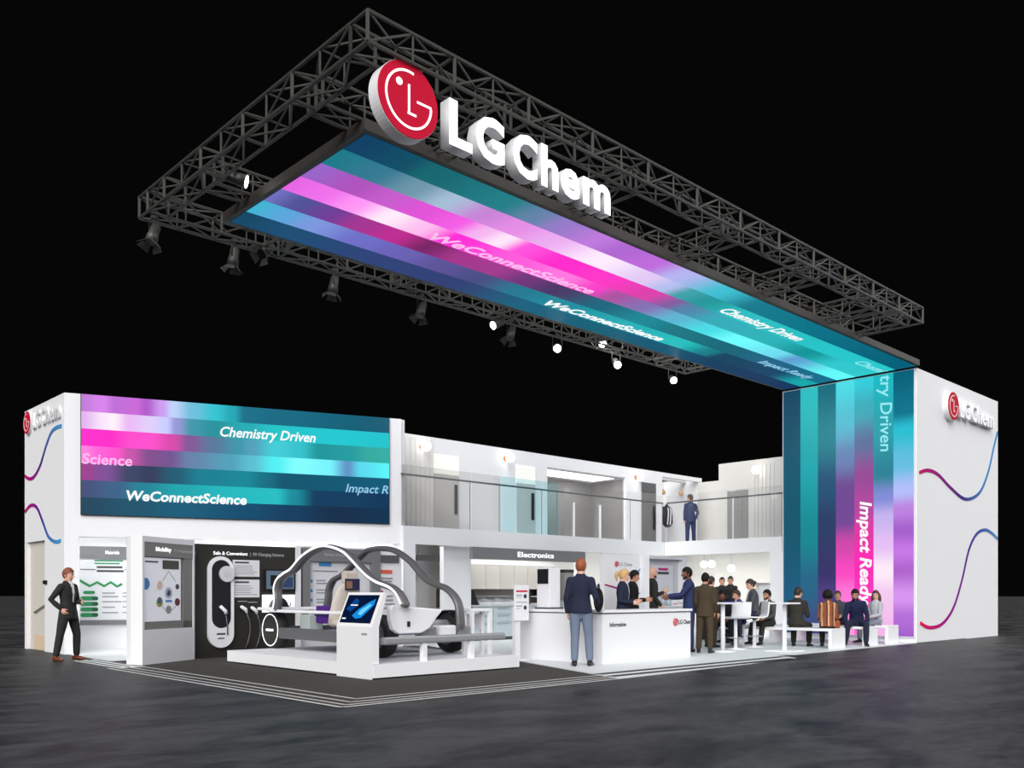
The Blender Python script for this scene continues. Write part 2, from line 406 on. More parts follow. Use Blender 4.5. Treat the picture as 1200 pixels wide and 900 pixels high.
CEIL = [
 [(.003,0,60,100),(.05,0,75,100),(.07,10,100,110),(.158,25,125,135),(.199,100,130,170),(.23,150,120,200),(.279,190,120,220),(.316,175,100,210),(.372,190,105,220),(.419,180,180,240),(.493,60,190,210),(.57,10,120,140),(.999,5,95,120)],
 [(.002,20,120,135),(.044,50,120,145),(.084,110,150,170),(.119,165,190,215),(.16,200,130,215),(.202,230,140,230),(.246,235,170,240),(.322,255,235,255),(.4,225,200,245),(.44,180,190,240),(.471,60,160,170),(.51,30,150,155),(.593,40,190,195),(1,40,200,205)],
 [(0,150,100,200),(.042,175,80,190),(.079,200,90,205),(.116,225,80,215),(.156,245,90,230),(.186,245,180,240),(.215,255,230,250),(.241,255,80,220),(.295,255,35,205),(.361,255,50,200),(.446,220,60,170),(.49,130,90,160),(.515,80,130,170),(.587,50,170,185),(.711,40,180,185),(.811,20,150,155),(.907,50,200,205)],
 [(0,230,100,225),(.031,240,110,235),(.066,255,150,245),(.1,255,235,250),(.137,255,190,240),(.175,255,40,215),(.263,255,90,220),(.333,255,120,225),(.383,250,60,200),(.419,170,80,160),(.476,130,110,180),(.54,90,180,210),(.612,70,220,230),(.678,110,255,255),(.787,110,220,240),(.827,95,160,210),(.953,100,250,250)],
 [(0,110,110,190),(.026,80,80,150),(.057,110,60,150),(.092,165,50,145),(.131,190,40,145),(.17,120,30,100),(.213,165,50,140),(.263,160,55,140),(.306,110,50,120),(.357,70,50,100),(.434,20,100,125),(.517,15,135,150),(.589,10,115,130),(.708,10,100,120),(.823,30,100,135),(.969,25,110,140)],
 [(0,60,180,210),(.029,90,165,220),(.061,125,150,220),(.108,110,110,200),(.161,105,95,180),(.215,90,80,150),(.267,70,75,130),(.328,30,120,145),(.397,25,140,160),(.526,30,175,185),(.636,30,190,190),(.708,15,120,135),(.735,10,65,95),(.884,20,70,105),(.97,25,165,170)],
 [(.003,10,70,100),(.048,25,75,115),(.145,45,65,120),(.252,45,60,115),(.364,20,95,125),(.49,10,95,120),(.638,5,85,115),(.763,10,60,95),(.902,20,55,95)]]
COLUMN = [   # left band first; run from the top of the screen to its foot
 [(0,10,70,100),(.3,5,85,110),(.6,10,85,110),(.85,25,90,125),(1,50,70,120)],
 [(0,40,190,195),(.3,15,165,175),(.6,15,135,145),(.8,35,100,135),(1,65,70,130)],
 [(0,5,105,125),(.2,15,130,145),(.4,30,80,120),(.55,40,60,100),(.75,55,50,105),(.85,80,60,130),(1,70,70,120)],
 [(0,75,220,230),(.15,80,190,210),(.3,100,130,180),(.42,110,70,145),(.55,115,70,150),(.65,210,70,170),(.75,250,70,195),(.85,255,120,215),(1,255,160,225)],
 [(0,50,205,220),(.12,60,170,185),(.25,90,110,155),(.38,150,70,150),(.5,180,70,160),(.6,230,50,165),(.7,250,40,180),(.85,250,50,190),(1,250,100,200)],
 [(0,30,185,195),(.2,40,160,170),(.38,40,130,150),(.47,130,140,215),(.55,200,180,240),(.65,230,190,245),(.75,255,235,250),(.85,245,200,240),(1,245,180,235)],
 [(0,5,95,120),(.15,10,115,140),(.22,40,190,210),(.35,100,190,225),(.45,180,190,250),(.52,190,130,225),(.6,165,95,205),(.68,200,120,230),(.75,175,100,205),(.85,215,150,240),(.93,180,110,215),(1,165,95,205)]]
def screen(parent, org, run, down, m):
    # picture face: uv x along run, uv y from 1 (first band) to 0 along down
    me = bpy.data.meshes.new('screen_face'); org, run, down = Vector(org), Vector(run), Vector(down)
    me.from_pydata([org, org + run, org + run + down, org + down], [], [(0, 3, 2, 1)])
    ul = me.uv_layers.new(name='UVMap'); uvs = {0: (0, 1), 1: (1, 1), 2: (1, 0), 3: (0, 0)}
    for lp in me.loops: ul.data[lp.index].uv = uvs[lp.vertex_index]
    me.materials.append(m); return link('screen_face', me, parent)
LTXT = emis('screen_white_text', (255, 255, 255)); LPINK = emis('screen_pink_text', (255, 190, 240)); LBLUE = emis('screen_blue_text', (150, 205, 235)); LCYAN = emis('screen_cyan_text', (150, 235, 245))
# tower screen
ls = thing('led_screen', 'large striped LED screen on the white tower above the left entrance', 'LED screen', TP, TR)
B(.30, 6.79, -.05, 0, 2.85, 5.32).build('screen_housing', BLACK, ls)
screen(ls, (.315, -.055, 5.32), (6.465, 0, 0), (0, 0, -2.46), led_mat('tower_picture', TOWER))
def ttext(s, x0, x1, yb, xb, h, m, sh=.25, bold=.02):
    a, za = tface(x0, yb, -.06); b, _ = tface(x1, yb, -.06)
    text('lettering', s, b - a, h, m, ls, (a, -.058, za), shear=sh, bold=bold)
ttext('Chemistry Driven', 258, 370, 511, 0, .21, LTXT)
ttext('WeConnectScience', 148, 289, 586, 0, .20, LTXT, .15, .03)
ttext('Science', 96, 155, 543, 0, .21, LPINK, .1, .02)
ttext('Impact R', 405, 455, 576.5, 0, .19, LBLUE, .25, .01)
# overhead screen
PZ = 6.90
oc = thing('led_ceiling_screen', 'long striped LED screen hung flat under the dark roof truss', 'LED screen')
B(.86, 17.32, .82, 4.58, PZ, PZ + .14).build('screen_housing', mat('dark_housing', (58, 54, 50), .6), oc)
screen(oc, (.94, .90, PZ - .004), (16.36, 0, 0), (0, 3.62, 0), led_mat('overhead_picture', CEIL))
def ctext(s, u0, u1, v, h, m, sh=.2, bold=.015):
    text('lettering', s, u1 - u0, h, m, oc, (u0, v, PZ - .006), (1, 0, 0), (0, -1, 0), sh, bold)
ctext('WeConnectScience', 3.45, 7.35, 2.93, .26, LPINK, .1, .02)
ctext('WeConnectScience', 7.1, 10.85, 3.95, .26, LTXT, .1, .03)
ctext('Chemistry Driven', 10.0, 13.1, 1.83, .27, LTXT, .2, .02)
ctext('Chemi', 15.85, 17.28, 1.83, .27, LCYAN, .2, .01)
ctext('Impact Ready', 14.1, 16.6, 3.42, .24, LBLUE, .2, .01)
# column screen
cs = thing('led_column_screen', 'tall striped LED screen on the face of the right tower', 'LED screen')
B(17.29, 17.338, .93, 4.55, .14, 6.84).build('screen_housing', WHITE, cs)
screen(cs, (17.285, 4.52, 6.82), (0, 0, -6.66), (0, -3.57, 0), led_mat('column_picture', COLUMN))
def coltext(s, z0, z1, v, h, m, sh, bold):
    text('lettering', s, z0 - z1, h, m, cs, (17.283, v, z0), (0, 0, -1), (0, -1, 0), sh, bold)
coltext('Impact Ready', onu(1018, 587, 17.28).z, onu(1018, 709, 17.28).z, 2.32, .30, LTXT, .2, .025)
coltext('try Driven', 6.80, onu(1036, 529, 17.28).z, 1.79, .30, LCYAN, .1, .01)

# =================================================================== LOGO SIGNS
def emblem(parent, c, rad, y, wd, m, th=.006):
    # ring with an open quarter, inner bar, upright stroke with foot, and dot, on the face of the disc
    mb = MB(); q = lambda x, z: (c[0] + x * rad, c[1] + z * rad)
    arc = [q(.74 * math.cos(R(a)), .74 * math.sin(R(a))) for a in range(78, 361, 6)]
    mb.ribbon(arc, wd, y - th, y); mb.ribbon([q(.74 + .01, .03), q(.27, .03)], wd, y - th * .9, y)
    mb.ribbon([q(0, .40), q(0, -.36)], wd, y - th, y); mb.ribbon([q(-.04, -.36), q(.24, -.36)], wd, y - th * .9, y)
    e = [q(-.32 + .10 * math.cos(R(a)), .37 + .10 * math.sin(R(a))) for a in range(0, 360, 20)]
    mb.prism(e, y - th, y)
    return mb.build('emblem', m, parent)
def disc(mb, c, rad, y0, y1, n=56): return mb.prism([(c[0] + rad * math.cos(2 * math.pi * i / n), c[1] + rad * math.sin(2 * math.pi * i / n)) for i in range(n)], y0, y1)
def logo_sign(name, label, loc, rz, cx, cz, rad, letters, zb, cap, dep, lit, group=None):
    t = thing(name, label, 'sign', loc, rz, group)
    body = WHITE
    d = disc(MB(), (cx, cz), rad, -dep, 0).build('disc', body, t)
    disc(MB(), (cx, cz), rad * .985, -dep - .012, -dep).build('disc_face', REDE if lit else RED, t)
    emblem(t, (cx, cz), rad, -dep - .013, rad * .058, LITW if lit else WHITE)
    for ch, x0, x1 in letters:
        text('letter', ch, x1 - x0, cap, [LITW if lit else WHITEG, WHITE], t, (x0, 0, zb), bold=.035, depth=dep)
    return t
SV = -.55
sg = logo_sign('hanging_sign', 'white three dimensional LG Chem sign with red round emblem under the front truss', (0, SV + .24, 0), 0,
          .55, 6.62, .41, [('L', 1.13, 1.48), ('G', 1.53, 1.99), ('C', 2.13, 2.55), ('h', 2.62, 2.93), ('e', 2.98, 3.33), ('m', 3.40, 3.95)], 6.37, .49, .16, True)
for x, zz in ((.55, 6.94), (1.22, 6.8), (2.7, 6.8), (3.6, 6.65)): MB().cyl((x, -.08, zz), (x, -.08, 7.02), .012, n=8).build('hanger_rod', TRUSSM, sg)
logo_sign('wall_sign', 'white raised LG Chem sign with red emblem high on the right tower side', (0, .9, 0), 0,
          19.33, 6.17, .37, [('L', 19.82, 20.10), ('G', 20.14, 20.55), ('C', 20.66, 21.05), ('h', 21.12, 21.42), ('e', 21.47, 21.80), ('m', 21.86, 22.38)], 5.98, .46, .14, False)
# left tower side: frame runs from the far edge of the wall towards the corner
logo_sign('wall_sign', 'small white raised LG Chem sign with red emblem on the left tower side', (TP.x, 13.88, 0), R(-90),
          0.36, 5.03, .25, [('L', .70, .90), ('G', .94, 1.24), ('C', 1.32, 1.60), ('h', 1.66, 1.86), ('e', 1.90, 2.12), ('m', 2.16, 2.52)], 4.86, .32, .05, False)

def wave_mat(name, stops):
    m = bpy.data.materials.new(name); m.use_nodes = True; nt = m.node_tree; b = nt.nodes['Principled BSDF']
    b.inputs['Roughness'].default_value = .8; b.inputs['Specular IOR Level'].default_value = .08
    tc = nt.nodes.new('ShaderNodeTexCoord'); sp = nt.nodes.new('ShaderNodeSeparateXYZ'); r = nt.nodes.new('ShaderNodeValToRGB')
    nt.links.new(tc.outputs['Generated'], sp.inputs[0]); nt.links.new(sp.outputs[0], r.inputs[0]); nt.links.new(r.outputs[0], b.inputs['Base Color'])
    for k, (p, c) in enumerate(stops):
        e = r.color_ramp.elements[k] if k < 2 else r.color_ramp.elements.new(p)
        e.position = p; e.color = rgb(*c)
    return m
WAVE = wave_mat('wave_colours', [(0, (190, 10, 95)), (.22, (150, 10, 130)), (.5, (60, 40, 130)), (.75, (70, 120, 180)), (1, (60, 150, 205))])
WAVE2 = wave_mat('wave_colours_red', [(0, (225, 10, 80)), (.3, (150, 10, 130)), (.6, (70, 40, 140)), (.85, (70, 110, 180)), (1, (80, 150, 205))])
def smooth_pts(pts, n=6):
    out = []
    for i in range(len(pts) - 1):
        p0, p1, p2, p3 = (Vector(pts[max(i - 1, 0)]), Vector(pts[i]), Vector(pts[i + 1]), Vector(pts[min(i + 2, len(pts) - 1)]))
        for k in range(n):
            t = k / n; out.append(.5 * ((2 * p1) + (p2 - p0) * t + (2 * p0 - 5 * p1 + 4 * p2 - p3) * t * t + (3 * p1 - p0 - 3 * p2 + p3) * t ** 3))
    out.append(Vector(pts[-1])); return out
def wave(label, pts, loc, rz, m, wd):
    o = MB().ribbon(smooth_pts(pts), wd, -.012, -.002).build('wave_graphic', m, None, loc, rz)
    tag(o, label, 'wall graphic', 'wave lines on the tower sides')
wave('magenta to blue wave line on the right tower, upper of two', [(17.48, 4.26), (18.01, 4.37), (18.66, 4.32), (19.52, 4.04), (20.55, 3.82), (21.57, 4.06), (22.25, 4.67), (22.73, 5.46), (23.05, 5.97)], (0, .9, 0), 0, WAVE, .09)
wave('red to blue wave line on the right tower near the floor', [(17.53, .5), (18.12, .37), (18.95, .45), (19.7, .86), (20.3, 1.6), (20.8, 2.43), (21.38, 2.9), (22.04, 3.05), (22.59, 2.98), (23.05, 2.84)], (0, .9, 0), 0, WAVE2, .09)
fl = lambda P: [(13.88 - v, z) for v, z in P]
wave('wave line rising to blue under the sign on the left tower side', fl([(13.83, 3.88), (13.52, 3.79), (13.15, 3.81), (12.73, 4.01), (12.32, 4.39), (11.98, 4.62), (11.64, 4.68), (11.32, 4.67)]), (TP.x, 13.88, 0), R(-90), WAVE, .075)
wave('wave line falling to blue above the doorway of the left tower side', fl([(13.83, 3.08), (13.4, 3.19), (12.97, 3.11), (12.55, 2.77), (12.2, 2.46), (11.86, 2.34), (11.59, 2.31), (11.37, 2.33)]), (TP.x, 13.88, 0), R(-90), WAVE, .075)

# =================================================================== TRUSS
TZ, TW = 7.02, .32
def truss_beam(p, q, seed):
    mb = MB(); p, q = Vector(p), Vector(q); d = (q - p).normalized(); s = Vector((-d.y, d.x, 0)); L = (q - p).length
    n = max(1, round(L / .58)); st = L / n; h = TW / 2; up = Vector((0, 0, 1))
    cn = [(a, b) for a in (-h, h) for b in (0, TW)]
    P = lambda t, a, b: p + d * t + s * a + up * b
    for a, b in cn: mb.cyl(P(0, a, b), P(L, a, b), .025, n=6)
    for i in range(n + 1):
        t = i * st; wr = .022 if i % 2 == 0 else .013
        for (a, b), (a2, b2) in (((-h, 0), (h, 0)), ((h, 0), (h, TW)), ((h, TW), (-h, TW)), ((-h, TW), (-h, 0))): mb.cyl(P(t, a, b), P(t, a2, b2), wr, n=6)
        if i == n: break
        f = i % 2
        for (a, b), (a2, b2) in (((-h, 0), (h, 0)), ((h, 0), (h, TW)), ((h, TW), (-h, TW)), ((-h, TW), (-h, 0))):
            A, Bq = ((a, b), (a2, b2)) if f else ((a2, b2), (a, b))
            mb.cyl(P(t, *A), P(t + st, *Bq), .014, n=6)
    return mb
tr = thing('lighting_truss', 'rectangular dark steel box truss frame hanging above the booth', 'truss')
h = TW / 2
V0, V1, U0, U1 = -.50 + h, 5.62 - h, .0 + h, 14.2 - h
beams = [((U0 - h, V0, TZ), (U1 + h, V0, TZ)), ((U0 - h, V1, TZ), (U1 + h, V1, TZ)), ((U0, V0 + h, TZ), (U0, V1 - h, TZ)), ((U1, V0 + h, TZ), (U1, V1 - h, TZ)),
         ((U0 + h, 1.05, TZ + .02), (U1 - h, 1.05, TZ + .02)), ((U0 + h, 3.9, TZ + .02), (U1 - h, 3.9, TZ + .02))]
for u in (2.1, 4.7, 7.4, 10.1, 12.6): beams.append(((u, V0 + h, TZ), (u, V1 - h, TZ)))
for i, (a, b) in enumerate(beams): truss_beam(a, b, i).build('truss_beam', TRUSSM, tr)
for u in (1.6, 5.5, 9.5, 13.4):
    for v in (1.05, 3.9): B(u - .04, u + .04, v - .04, v + .04, PZ + .14, TZ + .03).build('screen_bracket', TRUSSM, tr)

# stage spotlights
def spotlight(label, pos, aim, lit, top, beam=None, beam_e=0):
    # pos: centre of the lamp body; aim: direction of the beam; top: height of the truss tube it hangs from
    t = thing('stage_spotlight', label, 'spotlight', pos, 0, 'stage spotlights on the roof truss')
    a = Vector(aim).normalized(); b = MB()
    b.loft([-a * .17, -a * .12, a * .02, a * .04, a * .15], [.05, .075, .08, .09, .09], n=14, cap=False)
    b.build('lamp_body', TRUSSM, t)
    mb = MB(); mb.cyl(a * .151, a * .16, .084, n=18); mb.build('lens', LENS if lit else BLACK, t)
    sd = a.cross(Vector((0, 0, 1)))
    sd = sd.normalized() if sd.length > .01 else Vector((1, 0, 0))
    zt = min(.24, top - pos[2] - .02)
    mb = MB()
    if zt > .1:
        mb.tube([sd * .1, sd * .1 + Vector((0, 0, zt)), -sd * .1 + Vector((0, 0, zt)), -sd * .1], .012, 6)
        mb.build('yoke', TRUSSM, t)
        mb = MB(); mb.cyl((0, 0, zt), (0, 0, top - pos[2] - .02), .02, n=8); mb.box(-.035, .035, -.035, .035, zt, zt + .05); mb.build('clamp', TRUSSM, t)
    else:
        mb.tube([sd * .1, sd * .1 + Vector((0, 0, .1)), -sd * .1 + Vector((0, 0, .1)), -sd * .1], .012, 6); mb.build('yoke', TRUSSM, t)
    if beam:
        sl = bpy.data.lights.new('spot_beam', 'SPOT'); sl.energy = beam_e; sl.spot_size = R(80); sl.spot_blend = .8; sl.shadow_soft_size = .12
        so_ = link('spot_beam', sl, t); so_.location = a * .2; so_.rotation_euler = (Vector(beam) - Vector(pos)).to_track_quat('-Z', 'Y').to_euler()
    if not lit:
        mb = MB(); up = sd.cross(a)
        for w_, x_ in ((sd, up), (-sd, up), (up, sd), (-up, sd)):
            c0 = a * .16 + w_ * .085; c1 = a * .24 + w_ * .16
            A = [mb.bm.verts.new(p) for p in (c0 - x_ * .06, c0 + x_ * .06, c1 + x_ * .1, c1 - x_ * .1)]; mb._f(A)
        o = mb.build('barn_door', TRUSSM, t); md = o.modifiers.new('s', 'SOLIDIFY'); md.thickness = .006
    return t
VT = V1
dn = Vector((-.25, -.15, -1)); 
for (x, y, aim, lit, lab, *bm_) in [
    (180, 274, (-.35, -.1, -1), 0, 'dark spotlight hanging below the left rear corner of the truss'),
    (274, 301, (-.1, .1, -1), 0, 'dark spotlight second from the left under the rear truss beam'),
    (313, 293, (-.8, -.2, -.75), 0, 'dark spotlight tilted sideways inside the rear truss beam, near its left end'),
    (391, 334, (-.15, .1, -1), 0, 'dark spotlight hanging alone below the rear truss beam at left'),
    (494, 363, (-.45, -.1, -1), 0, 'dark spotlight below the rear truss beam above the left tower edge'),
    (584, 379, (-1, .1, -.5), 1, 'spotlight lying sideways with its lit lens turned left', (9, 9.5, 3.4), 190),
    (599, 390, (-.45, -.1, -1), 0, 'dark spotlight hanging just right of the sideways lit one'),
    (653, 407, (-.55, -.55, -.35), 1, 'bright spotlight on the rear truss beam, leftmost of three close lit ones', (13, 10, 3.6), 300),
    (706, 402, (-.6, -.5, -.3), 1, 'bright spotlight set up inside the rear truss beam', (18.0, 8.5, 4.4), 360),
    (722, 425, (-.4, -.6, -.5), 1, 'bright spotlight hanging lowest right of the raised lit one', (18.5, 6.0, 4.4), 560),
    (788, 444, (-.5, -.6, -.4), 1, 'bright spotlight at the right end of the rear truss beam', (20, 9.5, 4.0), 380)]:
    p = onv(x, y, VT)
    spotlight(lab, p, aim, lit, TZ if p.z < TZ - .05 else p.z + .12, *bm_)
p = onu(280, 212, U0 + .45); spotlight('lit spotlight on the left truss beam turned towards the screen edge', onu(276, 209, U0 + .3), (.75, -.55, -.25), 1, 7.1)

# =================================================================== LIGHT PANELS UNDER THE GALLERY
def ceiling_light(label, x0, x1, y0, y1, z, loc=(0, 0, 0), rz=0.0):
    t = thing('ceiling_light', label, 'ceiling light', loc, rz, 'flat ceiling lights')
    B(x0 - .04, x1 + .04, y0 - .04, y1 + .04, z - .03, z).build('frame', WHITE, t)
    B(x0, x1, y0, y1, z - .036, z - .03).build('diffuser', PANEL, t)
CZ = FB + .19
ceiling_light('flat white ceiling light over the left entrance bay', -.1, 2.3, .40, .75, TB + .19, TP, TR)
ceiling_light('flat white ceiling light above the dark charging wall', 2.6, 6.6, .40, 1.0, TB + .19, TP, TR)
ceiling_light('flat white ceiling light above the electronics kitchen', 9.6, 13.2, 8.95, 9.25, CZ)
ceiling_light('flat white ceiling light behind the information desk', 13.9, 16.8, 8.95, 9.35, CZ)
ceiling_light('flat white ceiling light over the lounge tables', 17.7, 18.1, 5.3, 9.6, CZ)
ceiling_light('flat white ceiling light by the lounge back wall', 18.9, 19.3, 5.3, 9.6, CZ)
ceiling_light('flat white ceiling light above the narrow door by the left pillar', 7.8, 8.5, 8.95, 9.35, CZ)

# =================================================================== UPPER FLOOR FITTINGS
def balustrade(label, p, q, panes, rail_z=4.05, top=4.27):
    p, q = Vector(p), Vector(q); L = (q - p).length; rz = math.atan2(q.y - p.y, q.x - p.x)
    t = thing('glass_balustrade', label, 'balustrade', (p.x, p.y, FT), rz, 'glass balustrades of the gallery')
    x = 0
    for frac, g in panes:
        a, b_ = x * L + .012, (x + frac) * L - .012
        B(a, b_, -.008, .008, .0, top - FT).build('glass_pane', g, t)
        MB().box(b_ - .036, b_ - .024, .012, .028, .0, rail_z - FT).build('post', STEEL, t)
        x += frac
    MB().tube([(0, .03, rail_z - FT), (L / 2, .03, rail_z - FT), (L, .03, rail_z - FT)], .024).build('handrail', GUN, t)
    return t
balustrade('long glass balustrade with dark handrail along the gallery, grey and cyan panes', (7.26, VG + .08, 0), (17.36, VG + .08, 0),
           [(.215, GL_GREY), (.10, GL_GREY), (.155, GL_CYAN), (.06, GL_CYAN), (.157, GL_CLEAR), (.157, GL_CLEAR), (.156, GL_CLEAR)])
balustrade('short clear glass balustrade beside the tall column screen', (17.40, VG - .0, 0), (17.40, 4.60, 0), [(.30, GL_CLEAR), (.38, GL_CLEAR), (.32, GL_CLEAR)])

def wall_lamp(label, p, n):
    n = Vector(n); p = Vector(p); t = thing('wall_lamp', label, 'wall lamp', p, 0, 'globe wall lamps on the gallery')
    MB().cyl((0, 0, 0), n * .03, .075, n=20).build('wall_plate', BRASS, t)
    sd = n.cross(Vector((0, 0, 1)))
    MB().tube([n * .02, n * .10], .02).build('arm', BRASS, t)
    MB().ball(n * .20, .125, 3).build('globe', LAMP, t)
LBL = ['leftmost globe wall lamp on the upper gallery wall', 'globe wall lamp between the first and second gallery doors', 'globe wall lamp above the dark glass gallery door']
for (x, y), lab in zip(((494, 524), (592, 537.5), (745, 559.5)), LBL):
    p = onv(x, y, VU); wall_lamp(lab, p, (0, -1, 0))
p = onu(890, 551.5, UU); wall_lamp('globe wall lamp on the right gallery wall near the column screen', p, (-1, 0, 0))

def slats(label, loc, rz, w_, h_, n):
    t = thing('slatted_panel', label, 'wall panel', loc, rz)
    mb = MB()
    for i in range(n):
        x = w_ * (i + .5) / n; mb.box(x - w_ / n * .32, x + w_ / n * .32, -.03, -.0, 0, h_)
    mb.build('slat_face', mat('slat_white', (226, 224, 221), .6), t)
slats('ribbed wall panel at the left end of the upper gallery', (7.9, VU - .003, FT), 0, 1.35, 2.4, 9)
slats('ribbed wall panel on the right gallery wall beside the globe lamp', (UU - .003, 6.45, FT), R(-90), .8, 2.3, 6)

# alcove fittings
def pendant(label, p, z_top, r, group=None, m=LAMP):
    t = thing('pendant_lamp', label, 'pendant lamp', p, 0, group)
    MB().ball((0, 0, 0), r, 3).build('globe', m, t)
    mb = MB(); mb.cyl((0, 0, r * .9), (0, 0, z_top - p[2]), .008, n=6); mb.build('cord', STEEL, t)
    MB().cyl((0, 0, r * .92), (0, 0, r * 1.25), r * .25, n=12).build('cap', STEEL, t)
a_ = onv(777, 577, 10.6); pendant('small dark cord pendant at the left of the upper alcove', a_, 5.165, .09, None, mat('amber_bulb', (214, 170, 130), .3))
a_ = onv(798, 578, 10.6); pendant('small dark cord pendant above the standing man in the alcove', a_, 5.165, .09, None, mat('amber_bulb', (214, 170, 130), .3))
struct(B(19.05, 21.2, 10.55, 10.65, 5.16, 5.26).build('trim_22', LGREY))
cs_ = thing('coat_stand', 'slim white coat stand in the upper alcove holding the striped coat', 'coat stand', (onv(781, 600, 10.9).x, 10.9, FT))
MB().lathe([(.2, 0), (.2, .02), (.02, .03), (.018, 1.55), (.03, 1.58), (.01, 1.62)]).build('pole', WHITE, cs_)
MB().tube([(-.2, 0, 1.42), (-.1, 0, 1.5), (0, 0, 1.52), (.1, 0, 1.5), (.2, 0, 1.42)], .015).build('hook_arm', WHITE, cs_)
co = thing('striped_coat', 'black and white striped coat hanging on the stand in the upper alcove', 'coat', (cs_.location.x, 10.88, FT + .82), 0)
mb = MB(); mb.loft([(0, -.02, .0), (0, -.02, .15), (0, -.02, .45), (0, 0, .62), (0, 0, .70)], [(.24, .09), (.22, .1), (.20, .09), (.19, .07), (.07, .05)], n=16); mb.build('coat_body', BLACK, co)
for x in (-.12, .03):
    MB().loft([(x, -.11, .02), (x + .03, -.115, .2), (x + .07, -.105, .45), (x + .08, -.08, .6)], [(.035, .012)] * 4, n=8).build('white_stripe', WHITE, co)
for s in (-1, 1): MB().loft([(s * .2, 0, .6), (s * .25, 0, .35), (s * .25, -.02, .08)], [.055, .055, .045], n=10).build('sleeve', BLACK, co)

# =================================================================== DISPLAYS UNDER THE LEFT TOWER
def panel_pt(x, y, org, rz, d=0): return onframe(x, y, org, rz, d)
# the green poster wall
DB = 1.34
g0, gz1 = tface(93, 640, DB); g1, _ = tface(156, 640, DB); _, gz0 = tface(110, 732.5, DB)
mp = thing('poster_board', 'tall grey framed poster with green bars and zigzag line at the far left', 'display board', TP + Matrix.Rotation(TR, 3, 'Z') @ Vector((0, DB, 0)), TR)
gw = g1 - g0
B(g0, g1 + .5, -.04, 0, gz0, gz1).build('board', PAPER, mp)
hd = B(g0, g1 + .5, -.07, -.04, gz1 - .27, gz1).build('header_band', MGREY, mp)
B(g0, g1 + .5, -.07, -.04, gz0, gz0 + .11).build('foot_band', MGREY, mp)
text('lettering', 'Materials', gw * .26, .075, LITW, mp, (g0 + gw * .48, -.072, gz1 - .165), bold=.004)
H_ = gz1 - gz0
X = lambda f: g0 + gw * f
Z = lambda f: gz1 - H_ * f
zz = [(X(.0), Z(.43)), (X(.19), Z(.505)), (X(.33), Z(.455)), (X(.455), Z(.505)), (X(.58), Z(.455)), (X(.70), Z(.51)), (X(.79), Z(.475))]
MB().ribbon(zz, .055, -.046, -.04).build('zigzag_line', GREEN, mp)
def pill(x0, x1, z0, z1, y0, y1, mb=None, n=10):
    r = (z1 - z0) / 2; mb = mb or MB(); c = (z0 + z1) / 2
    pts = [(x1 - r + r * math.cos(a), c + r * math.sin(a)) for a in [-math.pi / 2 + math.pi * i / n for i in range(n + 1)]]
    pts += [(x0 + r + r * math.cos(a), c + r * math.sin(a)) for a in [math.pi / 2 + math.pi * i / n for i in range(n + 1)]]
    return mb.prism(pts, y0, y1)
for i, f in enumerate((.635, .705, .775, .845)):
    o = pill(X(.02), X(.35), Z(f + .052), Z(f), -.047, -.04).build('green_bar', GREEN, mp)
    pill(X(.23), X(.345), Z(f + .048), Z(f + .004), -.049, -.047).build('bar_end', GREEND, o)
pill(X(.07), X(.29), Z(.605), Z(.565), -.047, -.04).build('green_cap', GREEN, mp)
tl = lines(X(.28), X(.86), Z(.172), 2, H_ * .035, H_ * .018, 3)
bars(tl, -.044, -.04).build('green_print', mat('print_green', (60, 140, 100), .6), mp)
tl = lines(X(.32), X(.84), Z(.25), 2, H_ * .05, H_ * .026, 4) + [(X(.02), X(.3), Z(.30), Z(.29)), (X(.84), X(1.0), Z(.30), Z(.29))]
bars(tl, -.044, -.04).build('title_print', INK, mp)
tl = []
for i, f in enumerate((.585, .63, .695, .765, .835)): tl += [(X(.42), X(.66 + .06 * (i % 3)), Z(f + .018), Z(f)), (X(.80), X(.98), Z(f + .014), Z(f))]
bars(tl, -.044, -.04).build('body_print', INKL, mp)
B(X(.84), X(1.0), -.046, -.04, Z(.50), Z(.40)).build('white_note', WHITE, mp)

# free standing wall with the molecule poster
A_ = onz(167, 780); B_ = onz(228, 773); dv = B_ - A_; WR = math.atan2(dv.y, dv.x); WL = dv.length
A0 = onz(155, 779.3); nrm_ = Vector((-math.sin(WR), math.cos(WR), 0)); th_ = max(.16, (A0 - A_).length)
dw = thing('display_wall', 'white free standing wall with grey framed round molecule poster beside the left entrance', 'display wall', A_, WR)
PH = 2.24
pr = lambda x, y, d=0: onframe(x, y, A_, WR, d)
rx0, rz1 = pr(168.5, 634); rx1, rz0 = pr(224.5, 735)
rx1 = WL - .04; rz0 = pr(168.5, 738.5)[1]; rz1 = pr(168.5, 634.5)[1]
mb = MB(); mb.box(.0, WL, .06, .24, 0, PH); mb.box(0, .05, 0, .06, 0, PH); mb.box(WL - .04, WL, 0, .06, 0, PH); mb.box(.05, WL - .04, 0, .06, 0, rz0); mb.box(.05, WL - .04, 0, .06, rz1, PH)
mb.build('wall_body', WHITE, dw)
